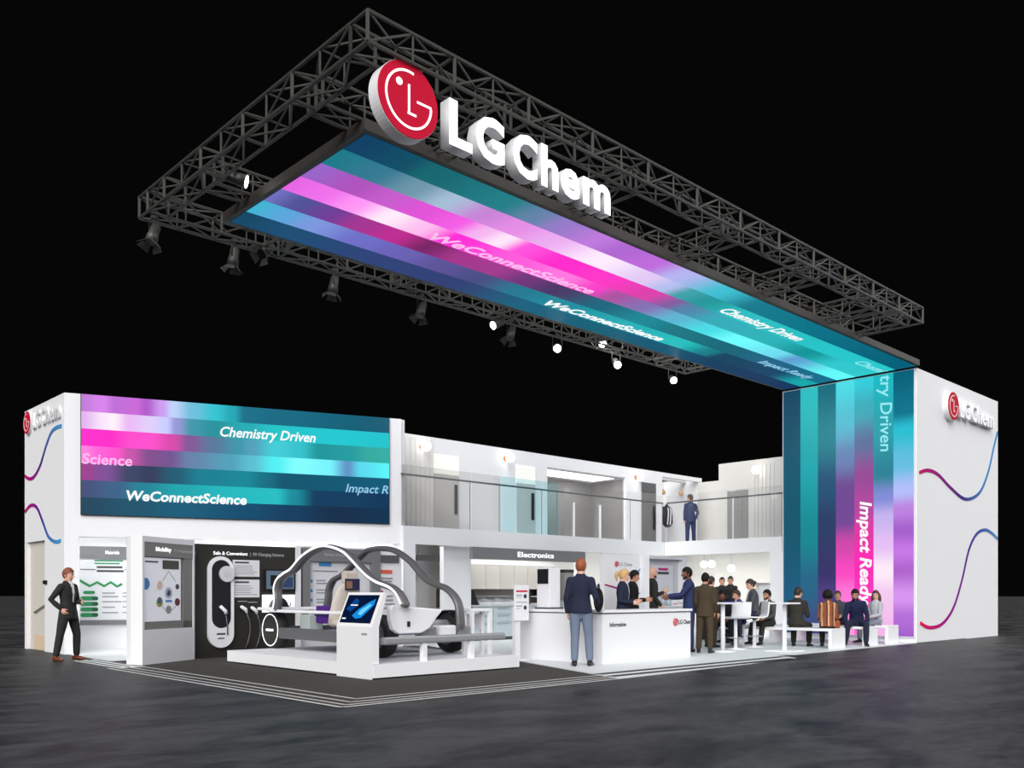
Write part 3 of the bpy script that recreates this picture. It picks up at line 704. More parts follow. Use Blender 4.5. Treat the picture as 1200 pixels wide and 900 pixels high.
# front pillar end
mb = MB(); e = A0 - A_; ex, ey = e.dot(Vector((math.cos(WR), math.sin(WR), 0))), e.dot(nrm_)
mb.prism([(-.002, 0.0), (-.002, .24), (ex, ey + .12), (ex, ey)], 0, PH, 'z'); mb.build('pillar_end', WHITE, dw)
mb = MB(); mb.box(.05, WL - .04, .052, .06, rz0, rz1); mb.box(WL - .30, WL - .04, .02, .052, rz0, rz1); mb.box(.05, WL - .04, .01, .052, rz1 - .25, rz1); mb.box(.05, WL - .04, .02, .052, rz0, rz0 + .13)
mb.build('grey_frame', mat('warm_grey_frame', (126, 125, 122), .5), dw)
px0, px1, pz0, pz1 = .06, WL - .36, rz0 + .14, rz1 - .27
B(px0, px1, .036, .05, pz0, pz1).build('poster', mat('poster_added_glow', (222, 224, 230), .5, emit=.22), dw)  # glow added to the paper to brighten the shaded poster
text('lettering', 'Mobility', .42, .075, LITW, dw, (.36, .008, rz1 - .15))
text('lettering', 'Components', .62, .06, mat('pale_header_text', (190, 190, 190), .5), dw, (.86, .008, rz1 - .15), bold=0)
PX = lambda f: px0 + (px1 - px0) * f
PZ_ = lambda f: pz1 - (pz1 - pz0) * f
B(PX(.5), PX(.94), .03, .036, PZ_(.17), PZ_(.03)).build('dark_photo', mat('photo_olive', (66, 64, 54), .5), dw)
B(PX(.05), PX(.38), .032, .036, PZ_(.075), PZ_(.05)).build('title_print', INK, dw)
def dot(f, g, r, m, name='round_graphic'):
    c = (PX(f), PZ_(g)); disc(MB(), c, r, .030, .036, 24).build(name, m, dw)
dot(.06, .41, .105, BLUEG); dot(.66, .55, .105, mat('pale_lilac', (196, 198, 222), .5)); dot(.66, .55, .06, NAVYP)
dot(.42, .70, .085, mat('olive_yellow', (160, 160, 60), .5)); dot(.42, .67, .06, BLUEG); dot(.90, .70, .07, mat('maroon', (96, 28, 40), .5))
dot(.42, .43, .08, mat('pale_peach', (226, 206, 190), .5)); dot(.90, .45, .05, INK); dot(.66, .82, .075, INKL)
B(PX(.58), PX(.75), .03, .036, PZ_(.70), PZ_(.665)).build('blue_label', BLUEG, dw)
mb = MB(); mb.ribbon([(PX(.5), PZ_(.36)), (PX(.66), PZ_(.2)), (PX(.85), PZ_(.36))], .012, .032, .036); mb.ribbon([(PX(.5), PZ_(.77)), (PX(.66), PZ_(.88)), (PX(.85), PZ_(.77))], .01, .032, .036)
mb.build('diagram_line', INKL, dw)
# small print seen on the pillar end
o = MB(); d_ = (Vector((ex, ey + .02, 0)) - Vector((0, 0, 0))).normalized()

# =================================================================== CHARGING WALL
CVW = 8.15
e0 = onv(229, 637, CVW); e1 = onv(346, 642, CVW)
cw = thing('charging_wall', 'charcoal exhibition wall with white round ended panel about car charging', 'display wall', (e0.x, CVW, 0))
EW = e1.x - e0.x; ez = 2.19
ev = lambda x, y, d=0: (onv(x, y, CVW + d).x - e0.x, onv(x, y, CVW + d).z)
B(0, EW, 0, .2, .006, ez).build('wall_body', CHAR, cw)
B(EW, EW + .12, -.02, .2, .006, ez + .03).build('white_edge', WHITE, cw)
a = ev(250, 648); b_ = ev(331, 650)
text('lettering', 'Safe & Convenient', (b_[0] - a[0]) * .48, .065, LITW, cw, (a[0], -.002, a[1] - .03), bold=.004)
text('lettering', '|  EV Charging Solution', (b_[0] - a[0]) * .50, .06, mat('pale_header_text', (190, 190, 190), .5), cw, (a[0] + (b_[0] - a[0]) * .52, -.002, a[1] - .03), bold=0)
# round ended charger panel
c0 = ev(242.5, 705); c1 = ev(272.5, 705); ct = ev(257, 652)[1]; cb = ev(257, 759)[1]
def vpill(x0, x1, z0, z1, y0, y1, n=14):
    r = (x1 - x0) / 2; c = (x0 + x1) / 2
    pts = [(c + r * math.cos(a), z1 - r + r * math.sin(a)) for a in [math.pi * i / n for i in range(n + 1)]]
    pts += [(c + r * math.cos(a), z0 + r + r * math.sin(a)) for a in [math.pi + math.pi * i / n for i in range(n + 1)]]
    return MB().prism(pts, y0, y1)
ch = thing('charger_panel', 'white round ended charger panel with dark inset on the charcoal wall', 'charger', (e0.x + c0[0], CVW - .004, 0))
cwid = c1[0] - c0[0]
vpill(0, cwid, cb, ct, -.06, 0).build('white_shell', WHITE, ch)
vpill(.07, cwid - .07, cb + .38, ct - .07, -.066, -.06).build('dark_inset', mat('inset_dark', (30, 30, 36), .3), ch)
cc = (cwid * .70, ct - .34)
disc(MB(), cc, .155, -.10, -.066).build('round_head', mat('pale_shell', (205, 206, 214), .4), ch)
disc(MB(), cc, .07, -.106, -.10).build('head_ring', LGREY, ch)
MB().tube([(cwid * .42, -.1, 1.0), (cwid * .62, -.11, .90), (cwid * .64, -.1, .85)], .035).build('charging_handle', WHITE, ch)
MB().tube([(cwid * .64, -.09, .86), (cwid * .72, -.08, .62), (cwid * .72, -.08, .44)], .012).build('cable', GUN, ch)
bars([(cwid * .32, cwid * .66, cb + .25, cb + .285), (cwid * .36, cwid * .62, cb + .17, cb + .195)], -.063, -.06).build('print', INK, ch)
for y0_, y1_, lab in ((656, 676, 'white text placard on the charcoal wall, upper of two'), (679, 700, 'white text placard on the charcoal wall, lower of two')):
    a = ev(272.5, y0_); b_ = ev(303.5, y1_)
    t = thing('text_placard', lab, 'placard', (e0.x, CVW - .004, 0), 0, 'placards on the charcoal wall')
    B(a[0], b_[0], -.015, 0, b_[1], a[1]).build('board', PAPER, t)
    w_ = b_[0] - a[0]; hh = a[1] - b_[1]
    bars([(a[0] + .04, a[0] + w_ * .6, a[1] - hh * .2, a[1] - hh * .1)], -.018, -.015).build('title_print', INK, t)
    bars(lines(a[0] + .04, b_[0] - .04, a[1] - hh * .34, 5, hh * .12, hh * .04, y0_), -.018, -.015).build('body_print', INKL, t)
for (x, y, lab) in ((284, 713, 'white charging plug on dark wall nearest the charger panel'), (296, 714, 'white charging plug on dark wall nearest the chassis wheel')):
    a = ev(x, y); t = thing('charging_plug', lab, 'charging plug', (e0.x + a[0], CVW - .004, a[1]), 0, 'charging plugs on the charcoal wall')
    B(-.05, .02, -.04, 0, -.03, .05).build('holder', BLACK, t)
    MB().loft([(-.05, -.07, .03), (.02, -.09, -.02), (.05, -.08, -.08)], [.035, .038, .025], n=10).build('plug_handle', WHITE, t)
    MB().tube([(.05, -.07, -.08), (.13, -.05, -.25), (.15, -.04, -.45), (.10, -.04, -.66), (.05, -.03, -.78)], .012, 6).build('cable', GUN, t)
    bars([(-.1, .1, .13, .15)], -.003, 0).build('print', INKL, t)
a = ev(309, 667); b_ = ev(346.5, 692)
t = thing('wall_monitor', 'dark wall monitor showing a grey charger picture on the charcoal wall', 'monitor', (e0.x, CVW - .004, 0))
mx = min(b_[0], EW - .03)
B(a[0], mx, -.05, 0, b_[1], a[1]).build('housing', BLACK, t)
B(a[0] + .03, mx - .03, -.053, -.05, b_[1] + .03, a[1] - .03).build('picture', emis('monitor_grey_blue', (104, 122, 142), .8), t)
B(a[0] + .12, a[0] + .26, -.055, -.053, b_[1] + .09, a[1] - .12).build('dark_shape', BLACK, t)
B(a[0] + .34, mx - .06, -.055, -.053, b_[1] + .06, a[1] - .16).build('blue_area', emis('monitor_navy', (60, 76, 112), .8), t)
a = ev(307, 697); b_ = ev(345, 717)
t = thing('display_niche', 'bright white niche with a black dome below the wall monitor', 'display', (e0.x, CVW - .004, 0))
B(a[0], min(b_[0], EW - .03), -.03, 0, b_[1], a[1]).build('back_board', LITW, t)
mb = MB(); dm = [(a[0] + .12 + .2 + .2 * math.cos(q), b_[1] + .02 + .28 * math.sin(q)) for q in [math.pi * i / 16 for i in range(17)]]
mb.prism(dm, -.16, -.03); mb.build('black_dome', BLACK, t)
mb = MB(); mb.ribbon([(a[0] + .52, b_[1] + .1), (a[0] + .62, b_[1] + .13), (min(b_[0], EW) - .1, b_[1] + .2)], .02, -.034, -.03); mb.build('black_line', BLACK, t)

# grey framed poster wall and the narrow white board
e2 = onv(350.5, 645, 8.25); e3 = onv(443, 645, 8.25)
gw_ = thing('display_wall', 'grey framed wall with white poster and blue tabs behind the chassis', 'display wall', (e2.x, 8.25, 0))
GW = e3.x - e2.x
gv = lambda x, y: (onv(x, y, 8.25).x - e2.x, onv(x, y, 8.25).z)
B(0, GW, 0, .12, .006, 2.24).build('wall_body', WHITE, gw_)
fz = gv(400, 712)[1]
mb = MB(); mb.box(.04, GW, -.1, 0, 1.92, 2.2); mb.box(.04, .20, -.1, 0, .85, 1.92); mb.box(GW - .24, GW, -.1, 0, .85, 1.92); mb.build('grey_frame', MGREY, gw_)
B(.20, GW - .24, -.02, 0, .82, 1.92).build('poster', PAPER, gw_)
text('lettering', 'Battery Components', .75, .05, mat('pale_header_text', (190, 190, 190), .5), gw_, (.55, -.102, 2.04), bold=0)
for x0, x1 in ((.46, .76), (1.30, 1.56)): B(x0, x1, -.03, -.02, 1.82, 1.90).build('blue_tab', BLUEG, gw_)
tl = [(.32, .92, 1.70, 1.73)]
for k_ in range(3): tl += [(.40, .62, 1.50 - k_ * .2, 1.53 - k_ * .2), (.40, .70, 1.44 - k_ * .2, 1.47 - k_ * .2)]
bars(tl, -.024, -.02).build('body_print', INKL, gw_)
bars([(.26, .31, 1.47 - k_ * .2, 1.53 - k_ * .2) for k_ in range(3)], -.024, -.02).build('blue_icons', BLUEG, gw_)
mb = MB(); mb.prism([(.36, .95), (.6, .95), (.55, .90), (.48, .88), (.42, .90)], -.05, -.02); mb.build('dark_shape', INK, gw_)
e4 = onv(443.5, 650, 8.2); e5 = onv(470.5, 650, 8.2)
nb = thing('display_board', 'narrow white board with dark header and orange print left of the gallery pillar', 'display board', (e4.x, 8.2, 0))
NW = e5.x - e4.x
B(0, NW, 0, .12, .006, 2.2).build('board', WHITE, nb)
B(.04, NW * .86, -.03, 0, 1.93, 2.1).build('header_band', DGREY, nb)
B(.05, .36, -.02, 0, 1.69, 1.77).build('orange_title', ORANGE, nb)
bars(lines(.06, .46, 1.6, 3, .07, .03, 5), -.018, 0).build('upper_print', INKL, nb); bars(lines(.12, .5, 1.2, 4, .09, .03, 6), -.018, 0).build('lower_print', INKL, nb)
disc(MB(), (.09, 1.28), .025, -.02, 0, 14).build('red_dot', RED, nb)

# =================================================================== CAR PLATFORM AND KIOSK
PU0, PU1, PV0, PV1, PHT = 2.05, 4.95, 2.33, 6.88, .22
pf = thing('car_platform', 'low white platform carrying the bare car chassis', 'platform', (0, 0, 0))
mb = MB(); mb.prism([(PU0, PV0), (PU1, PV0), (PU1, PV1), (PU0, PV1)], .03, PHT, 'z'); mb.build('platform_top', WHITE, pf)
mb = MB(); mb.box(PU0 + .06, PU1 - .06, PV0 + .06, PV1 - .06, .006, .03); mb.build('plinth', BLACK, pf)
kz = thing('kiosk', 'white slanted kiosk with blue touch screen at the platform corner', 'kiosk', (0, 0, 0))
KV0, KV1 = 2.36, 3.28
prof = [(PU0 - .012, .006), (PU0 - .012, .76), (2.25, 1.26), (2.31, 1.26), (2.16, .76), (2.16, .225), (2.045, .225), (2.045, .006)]
mb = MB()
A1 = [mb.bm.verts.new((u, KV0, z)) for u, z in prof]; A2 = [mb.bm.verts.new((u, KV1, z)) for u, z in prof]
mb._f(A1); mb._f(A2[::-1])
for i in range(len(prof)): mb._f([A1[i], A2[i], A2[(i + 1) % len(prof)], A1[(i + 1) % len(prof)]])
mb.build('body', WHITE, kz)
KS = emis('kiosk_screen_navy', (8, 24, 58))
def kp(f, g, o=.0):   # point on the slanted face: f along the width (0 far), g up the slope
    a_, b2 = Vector((PU0 - .012, 0, .76)), Vector((2.25, 0, 1.26)); p = a_.lerp(b2, g); n = Vector((-(b2 - a_).z, 0, (b2 - a_).x)).normalized()
    p = p + n * o; return Vector((p.x, KV1 + (KV0 - KV1) * f, p.z))
def kquad(pts, m, name, o):
    me = bpy.data.meshes.new(name); n = len(pts); lo = [kp(f, g, o - .004) for f, g in pts]; hi = [kp(f, g, o) for f, g in pts]
    me.from_pydata(lo + hi, [], [tuple(range(n))[::-1], tuple(range(n, 2 * n))] + [(i, (i + 1) % n, n + (i + 1) % n, n + i) for i in range(n)]); me.materials.append(m); return link(name, me, kz)
kquad([(.05, .10), (.92, .10), (.92, .92), (.05, .92)], BLACK, 'screen_bezel', .004)
kquad([(.07, .12), (.90, .12), (.90, .90), (.07, .90)], KS, 'screen', .007)
kquad([(.35, .30), (.48, .22), (.62, .25), (.86, .62), (.86, .80), (.70, .70), (.48, .50)], emis('kiosk_blue', (24, 140, 225)), 'blue_shape', .009)
kquad([(.50, .36), (.60, .32), (.80, .62), (.76, .66), (.55, .48)], emis('kiosk_cyan', (110, 215, 255)), 'cyan_glow', .011)
kquad([(.12, .5), (.25, .42), (.38, .55), (.42, .75), (.30, .82)], emis('kiosk_deep_blue', (14, 70, 140)), 'deep_blue_shape', .009)
kquad([(.22, .60), (.42, .60), (.42, .63), (.22, .63)], LTXT, 'white_print', .012)
kquad([(.10, .20), (.20, .20), (.20, .24), (.10, .24)], LTXT, 'white_mark', .012)
B(PU0 - .016, PU0 - .012, KV0 + .12, KV0 + .26, .64, .67).build('small_print', INKL, kz)

# =================================================================== THE BARE CAR CHASSIS
cr = thing('car_chassis', 'bare white and grey car chassis with curved roof rails on the platform', 'car chassis', (0, 0, 0))
AU, BU = 2.75, 4.10
railA = [onu(x, y, AU) for x, y in [(325, 713), (326, 703), (325.5, 690), (329, 680), (337, 673), (345, 668), (356, 655), (370, 645), (385, 641), (405, 647), (418, 659), (432, 674), (445, 683), (460, 689), (469, 697), (475, 709)]]
railB = [onu(x, y, BU) for x, y in [(383, 712), (385, 700), (386, 690), (391, 680), (400, 675), (409, 667), (420, 655), (430, 646), (443, 643), (462, 645), (480, 657), (490, 668), (500, 679), (511, 685), (522, 689), (532, 698), (538, 711), (540, 735)]]
for pts, s in ((railA, -1), (railB, 1)):
    P = smooth_pts(pts, 4)
    rl = MB().loft(P, [(.085, .05)] * len(P), ref=(1, 0, 0), n=12).build('roof_rail', GUN, cr)
    if s < 0:
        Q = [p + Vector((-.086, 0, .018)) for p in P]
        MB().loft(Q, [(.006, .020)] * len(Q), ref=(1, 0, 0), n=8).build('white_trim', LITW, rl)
def wheel(c, side, disc_m, name='wheel'):
    # axle along u; 'side' -1: decorated face towards -u
    wl = MB(); prof = [(.20, -.11), (.30, -.115), (.335, -.09), (.345, 0), (.335, .09), (.30, .115), (.20, .11)]
    n = 40; rs = []
    for r, x in prof: rs.append([wl.bm.verts.new((c[0] + x, c[1] + r * math.cos(2 * math.pi * i / n), c[2] + r * math.sin(2 * math.pi * i / n))) for i in range(n)])
    for A, Bq in zip(rs, rs[1:]):
        for i in range(n): wl._f([A[i], A[(i + 1) % n], Bq[(i + 1) % n], Bq[i]], True)
    wl._f(rs[0]); wl._f(rs[-1])
    o = wl.build(name, mat('tyre_rubber', (24, 24, 25), .7), cr)
    return o
WZ = PHT + .345
w1 = wheel((3.0, 6.85, WZ), -1, None)
def udisc(c, r0, r1, x0, x1, n=40):
    mb = MB(); rr = []
    for r in (r1, r0) if r0 else (r1,):
        for x in (x0, x1): rr.append([mb.bm.verts.new((x, c[1] + r * math.cos(2 * math.pi * i / n), c[2] + r * math.sin(2 * math.pi * i / n))) for i in range(n)])
    if r0:
        for a, b2 in ((0, 1), (1, 3), (3, 2), (2, 0)):
            for i in range(n): mb._f([rr[a][i], rr[a][(i + 1) % n], rr[b2][(i + 1) % n], rr[b2][i]])
    else:
        for i in range(n): mb._f([rr[0][i], rr[0][(i + 1) % n], rr[1][(i + 1) % n], rr[1][i]])
        mb._f(rr[0]); mb._f(rr[1])
    return mb
wx = 3.0 - .115
udisc((0, 6.85, WZ), 0, .30, wx - .006, wx).build('wheel_cover', CHAR, w1)
udisc((0, 6.85, WZ), .283, .30, wx - .012, wx - .005).build('white_ring', LITW, w1)
MB().box(wx - .01, wx - .006, 6.73, 7.0, WZ - .02, WZ + .02).build('white_print', LITW, w1)
w2 = wheel((2.98, 3.45, WZ), -1, None); udisc((0, 3.45, WZ), 0, .22, 2.98 - .118, 2.98 - .112).build('rim', GUN, w2)
w3 = wheel((4.62, 3.70, WZ), -1, None)
udisc((0, 3.70, WZ), 0, .21, 4.62 - .12, 4.62 - .112).build('rim', GUN, w3); udisc((0, 3.70, WZ), 0, .07, 4.62 - .14, 4.62 - .118).build('hub', STEEL, w3)
w4 = wheel((4.62, 6.85, WZ), -1, None); udisc((0, 6.85, WZ), 0, .21, 4.62 - .12, 4.62 - .112).build('rim', GUN, w4)
# floor battery tray, sills, bumpers
B(3.0, 4.6, 3.9, 6.45, .44, .56, bevel=.02).build('battery_tray', mat('battery_blue_grey', (70, 90, 120), .4), cr)
for u in (2.92, 4.60): MB().box(u - .06, u + .06, 3.85, 6.5, .42, .62, bevel=.02).build('side_sill', GUN, cr)
bl = onv(449, 751, 2.44); br = onv(591, 745.5, 2.44)
MB().box(bl.x, br.x, 2.40, 2.54, .49, .60, bevel=.025).build('bumper_beam', STEEL, cr)
B(3.1, 4.55, 7.05, 7.15, .5, .62, bevel=.02).build('rear_beam', GUN, cr)
for u in (3.05, 4.0):
    B(u - .04, u + .04, 2.42, 2.50, PHT, .5).build('support_post', WHITE, cr)
# white front body shell
mb = MB()
sh = [(q.x, q.z) for q in (onv(x, y, 2.62) for x, y in [(458, 714), (458, 726), (461, 738), (468, 743), (494, 742), (504, 736), (512, 724), (518, 717), (518, 714), (480, 711), (460, 709)])]
mb.prism(sh, 2.62, 2.73); o = mb.build('front_body_shell', WHITEG, cr)
bv = o.modifiers.new('b', 'BEVEL'); bv.width = .05; bv.segments = 3; bv.limit_method = 'ANGLE'
MB().box(2.86, 2.91, 2.605, 2.622, .74, .82).build('body_latch', BLACK, cr)
mb = MB(); mb.box(3.1, 4.5, 2.9, 3.6, .50, .56, bevel=.015); mb.build('motor_carrier', WHITEG, cr)
mm = mat('motor_speckle', (150, 152, 154), .4, .3, noise=.8)
for u0, u1 in ((3.36, 3.66), (4.12, 4.38)): MB().box(u0, u1, 2.90, 3.1, .56, .71, bevel=.02).build('motor_block', mm, cr)
MB().box(3.72, 4.06, 2.88, 3.1, .56, .73, bevel=.03).build('motor_cover', WHITEG, cr)
mb = MB(); mb.loft([(4.1, 3.7, .72), (4.62, 3.7, .72)], [.09, .07], n=14); mb.build('axle_housing', STEEL, cr)
mb = MB(); fp = [(3.70 + .385 * math.cos(a), WZ + .385 * math.sin(a)) for a in [R(35 + i * 11) for i in range(11)]]
o = MB(); pts = [(4.60, y_, z_) for y_, z_ in fp]; o.loft(pts, [(.13, .012)] * len(pts), ref=(1, 0, 0), n=10); o.build('wheel_arch', BLACK, cr)
# rear shelf over the decorated wheel and things on it
MB().box(2.75, 3.9, 6.45, 7.1, .93, .985, bevel=.015).build('rear_deck', WHITE, cr)
MB().box(2.72, 2.78, 3.6, 6.6, .90, .95, bevel=.01).build('door_rail', WHITE, cr)
for v in (6.2, 5.2): MB().cyl((3.35, v, .56), (3.35, v, .95), .04, n=14).build('deck_post', STEEL, cr)
MB().box(3.30, 3.75, 5.55, 5.95, .70, 1.02, bevel=.02).build('purple_battery_module', PURPLE, cr)
MB().box(3.28, 3.77, 5.53, 5.97, .84, .865).build('module_seam', NAVYP, cr)
for u0, v0_, h_ in ((3.25, 6.1, .28), (3.4, 5.05, .30), (3.75, 5.2, .26), (3.2, 4.75, .24)):
    MB().box(u0, u0 + .3, v0_, v0_ + .32, .57, .57 + h_, bevel=.015).build('clear_module_box', mat('pale_green_module', (186, 198, 194), .3), cr)
# seat
st = MB(); su, sv = 3.42, 4.98
bk = [(su, sv + .32, .70), (su, sv + .26, .88), (su, sv + .16, 1.12), (su, sv + .08, 1.32), (su, sv + .05, 1.40)]
st.loft(bk, [(.27, .10), (.28, .11), (.27, .10), (.24, .09), (.17, .07)], n=16)
so_ = st.build('seat_back', BEIGE, cr)
MB().loft([(su, sv + .28, .70), (su, sv - .12, .72)], [(.27, .10), (.26, .09)], n=16).build('seat_cushion', BEIGE, cr)
MB().box(su - .15, su + .15, sv - .02, sv + .11, 1.40, 1.64, bevel=.045).build('headrest', BEIGE, so_)
MB().box(su - .15, su + .15, sv - .05, sv - .025, 1.30, 1.50, bevel=.008).build('headrest_screen', NAVYP, so_)
MB().box(su - .13, su - .01, sv - .054, sv - .049, 1.33, 1.46).build('screen_picture', mat('warm_picture', (150, 110, 84), .5), so_)
# white pedestal at the platform's right side
t = thing('display_table', 'small white table on the right end of the car platform', 'table', (4.36, 3.08, PHT))
MB().box(.06, .52, -.16, .1, .72, .77, bevel=.008).build('table_top', WHITE, t)
for x in (.06, .46):
    for y in (-.16, .04): MB().box(x, x + .06, y, y + .06, 0, .72).build('leg', WHITE, t)
MB().box(.12, .46, .05, .07, .42, .68).build('back_panel', LGREY, t)

# =================================================================== ELECTRONICS KITCHEN
hs = thing('header_sign', 'long grey header lettered Electronics hung under the gallery edge', 'sign', (9.26, VG - .16, 0))
B(0, 4.18, 0, .12, 2.10, FB - .01).build('board', MGREY, hs)
text('lettering', 'Electronics', 1.35, .13, LITW, hs, (1.55, -.002, 2.19), bold=.014)
mb = MB(); mb.box(.2, .24, .04, .08, FB - .01, FB); mb.box(3.9, 3.94, .04, .08, FB - .01, FB); mb.build('hanger', STEEL, hs)
o = tag(B(onv(520, 640, 8.85).x, onv(552, 640, 8.85).x, 8.85, 9.0, .014, FB - .005).build('partition_panel', WHITE), 'plain white partition left of the grey Electronics header', 'partition')
t = thing('header_sign', 'short dark header above the narrow doorway beside the left gallery pillar', 'sign', (0, 9.9, 0))
a = onv(488, 650, 9.9); b_ = onv(520, 658, 9.9); B(a.x, b_.x, 0, .05, b_.z, a.z).build('board', DGREY, t)
mb = MB(); mb.box(a.x + .1, a.x + .13, .01, .04, a.z, FB + .19); mb.box(b_.x - .13, b_.x - .1, .01, .04, a.z, FB + .19); mb.build('hanger', STEEL, t)
d6 = struct(B(onv(490, 700, 10.55).x, onv(503, 700, 10.55).x, 10.56, 10.6, .014, 2.1).build('door_6', WHITE))
tag(B(onv(512.5, 695, 10.55).x, onv(519, 695, 10.55).x, 10.57, 10.6, onv(512, 712, 10.55).z, onv(512, 690, 10.55).z).build('wall_intercom', GUN), 'small dark intercom on the white wall behind the gallery pillar', 'intercom')
KVW = 9.75
kb = struct(B(9.5, 13.4, KVW + .02, KVW + .12, .014, FB + .19).build('wall_kitchen', OFFW))
sb = tag(B(9.6, 13.2, KVW - .0, KVW + .018, .95, 1.36).build('splashback', STONE), 'grey stone splashback behind the white lab counter', 'splashback')
x0 = onv(553, 672, KVW - .4).x
for i in range(6):
    t = thing('wall_cabinet', 'cream wall cabinet under the Electronics header, %s in the row' % ('first from left', 'second from left', 'third from left', 'fourth from left', 'fifth from left', 'sixth, half hidden by white appliance')[i], 'cabinet', (x0 + i * .52, KVW - .36, 0), 0, 'cream wall cabinets')
    B(0, .515, .02, .355, 1.36, 2.0).build('carcass', CABW, t); B(.006, .509, 0, .02, 1.36, 1.99).build('door', CABW, t)
tag(B(x0, x0 + 3.14, KVW - .36, KVW - .01, 2.0, 2.08).build('cabinet_cornice', WHITE), 'white strip on top of the cream wall cabinets', 'cornice')
KF = 9.0
x0 = 9.75
for i in range(4):
    t = thing('base_cabinet', 'pale blue grey base cabinet below the lab counter, %s' % ('leftmost', 'second from left', 'beside the placard stand', 'rightmost')[i], 'cabinet', (x0 + i * .72, KF, 0), 0, 'pale base cabinets')
    B(0, .71, .02, .6, .10, .90).build('carcass', CABG, t); B(0, .71, .05, .6, .014, .10).build('kick_plate', DGREY, t)
    for z0_, z1_ in ((.70, .89), (.50, .69), (.11, .49)):
        d_ = B(.01, .70, 0, .02, z0_, z1_).build('drawer', CABG, t); B(.15, .55, -.02, 0, z1_ - .05, z1_ - .035).build('handle', STEEL, d_)
tag(B(9.55, 12.7, KF - .03, KVW - .01, .90, .94).build('worktop', LGREY), 'pale grey worktop over the base cabinets in the Electronics area', 'worktop')
for i, (x, lab) in enumerate(((556, 'white slanted sample tray on worktop, leftmost of three'), (571, 'white slanted sample tray on worktop, middle of three'), (586, 'white slanted sample tray on worktop, rightmost of three'))):
    u_ = onv(x, 705, KF + .2).x + .12
    t = thing('sample_tray', lab, 'sample tray', (u_, KF + .12, .94), 0, 'slanted sample trays')
    mb = MB(); mb.prism([(0, 0), (.45, .0), (.45, .22), (0, .04)], 0, .42, 'x'); mb.build('tray_body', LGREY, t)
    B(.03, .39, .05, .4, .225, .23).build('tray_glass', WHITEG, t)
t = thing('display_stand', 'black curved display stand on the white counter behind the chassis', 'display stand', (onv(545, 712, KF + .1).x, KF + .1, .94))
mb = MB(); mb.prism([(0, 0), (.02, .42), (.16, .44), (.3, .36), (.42, .12), (.48, 0)], 0, .2); mb.build('curved_body', BLACK, t)
MB().box(-.06, -.005, -.02, .2, 0, .44).build('tan_edge', TAN, t)
t = thing('open_shelf', 'dark open shelf with white posts at the end of the lab counter', 'shelf', (12.55, KVW - .34, .94))
for x in (0, .75): B(x, x + .04, 0, .04, 0, .44).build('post', WHITE, t)
B(0, .79, .04, .3, .0, .03).build('shelf_board', WHITE, t); B(0, .79, .0, .3, .2, .23).build('shelf_board', WHITE, t); B(.0, .79, .30, .32, 0, .44).build('back_panel', CHAR, t)
for x in (.15, .5): B(x, x + .2, .1, .25, .235, .4).build('dark_box', BLACK, t)
# white appliances on the desk wing
# =================================================================== INFORMATION DESK
DU0, DU1, DV0 = 6.50, 9.15, 1.85
dk = thing('reception_desk', 'long white L shaped information desk with red logo at its right end', 'desk', (DU0, DV0, 0))
DL = DU1 - DU0
B(.02, DL - .02, .03, .6, .014, .88).build('front_body', WHITE, dk); B(.02, .62, .6, 2.15, .014, .88).build('wing_body', WHITE, dk)
mb = MB(); mb.box(0, DL, 0, .66, .905, .95); mb.box(0, .66, .66, 2.2, .905, .95); mb.build('desk_top', WHITEG, dk)
mb = MB(); mb.box(.04, DL - .04, .05, .6, .88, .905); mb.box(.04, .6, .6, 2.13, .88, .905); mb.build('painted_shadow_line', MGREY, dk)  # grey strip stands in for the shade line under the desk top
a = onv(716, 732, DV0); text('lettering', 'Information', onv(735, 732, DV0).x - a.x, .075, BLACK, dk, (a.x - DU0, .028, a.z - .04), bold=.01)
a = onv(793, 729, DV0); lx = a.x - DU0
lg = disc(MB(), (lx, a.z), .075, .02, .029, 28).build('logo_disc', RED, dk); emblem(lg, (lx, a.z), .075, .019, .005, WHITE, .002)
text('logo_lettering', 'LG Chem', .40, .08, INK, dk, (lx + .10, .028, a.z - .04), bold=.02)
# appliances on the wing
def dpt(x, y, v): return onv(x, y, v)
t = thing('white_appliance', 'tall white appliance with black side panel standing on the left desk wing', 'appliance', (6.93, 3.55, .95))
MB().box(.0, .30, .0, .34, .02, .78, bevel=.01).build('body', WHITEG, t); B(-.02, .34, -.04, .38, 0, .02).build('base_plate', BLACK, t)
B(-.015, 0, .03, .31, .48, .76).build('black_panel', BLACK, t)
t = thing('grey_appliance', 'grey tall appliance with black top right of the white appliance', 'appliance', (7.42, 3.6, .95))
B(0, .24, 0, .28, .16, .70).build('body', mat('appliance_grey', (140, 138, 134), .4), t); B(-.005, .245, -.005, .285, .70, .76).build('top_cap', BLACK, t); B(0.02, .22, .02, .26, 0, .16).build('stand', LGREY, t)
ps = thing('placard_stand', 'white post stand with red headed placard beside the information desk', 'sign stand', (6.05, 3.55, 0))
B(-.02, .10, .0, .08, .03, 1.0).build('post', WHITE, ps); B(-.10, .2, -.12, .2, .014, .03).build('base_plate', WHITE, ps)
MB().box(-.07, .30, -.03, -.005, .74, 1.40, bevel=.006).build('placard', WHITEG, ps)
B(-.03, .26, -.033, -.03, 1.27, 1.30).build('red_header', RED, ps); bars([(-.03, .25, 1.075, 1.09), (-.03, .12, 1.20, 1.22), (-.03, .10, 1.17, 1.18), (-.03, .12, 1.0, 1.02), (-.03, .08, .96, .97)], -.033, -.03).build('print', INKL, ps)
for z in (1.19, .98): disc(MB(), (.20, z), .04, -.034, -.03, 18).build('round_mark', NAVYP, ps)
bk_ = thing('brochure_box', 'white box in front of the grey appliance on the desk wing', 'box', (7.02, 2.9, .95)); MB().box(0, .24, 0, .2, 0, .17, bevel=.01).build('box_body', WHITEG, bk_)
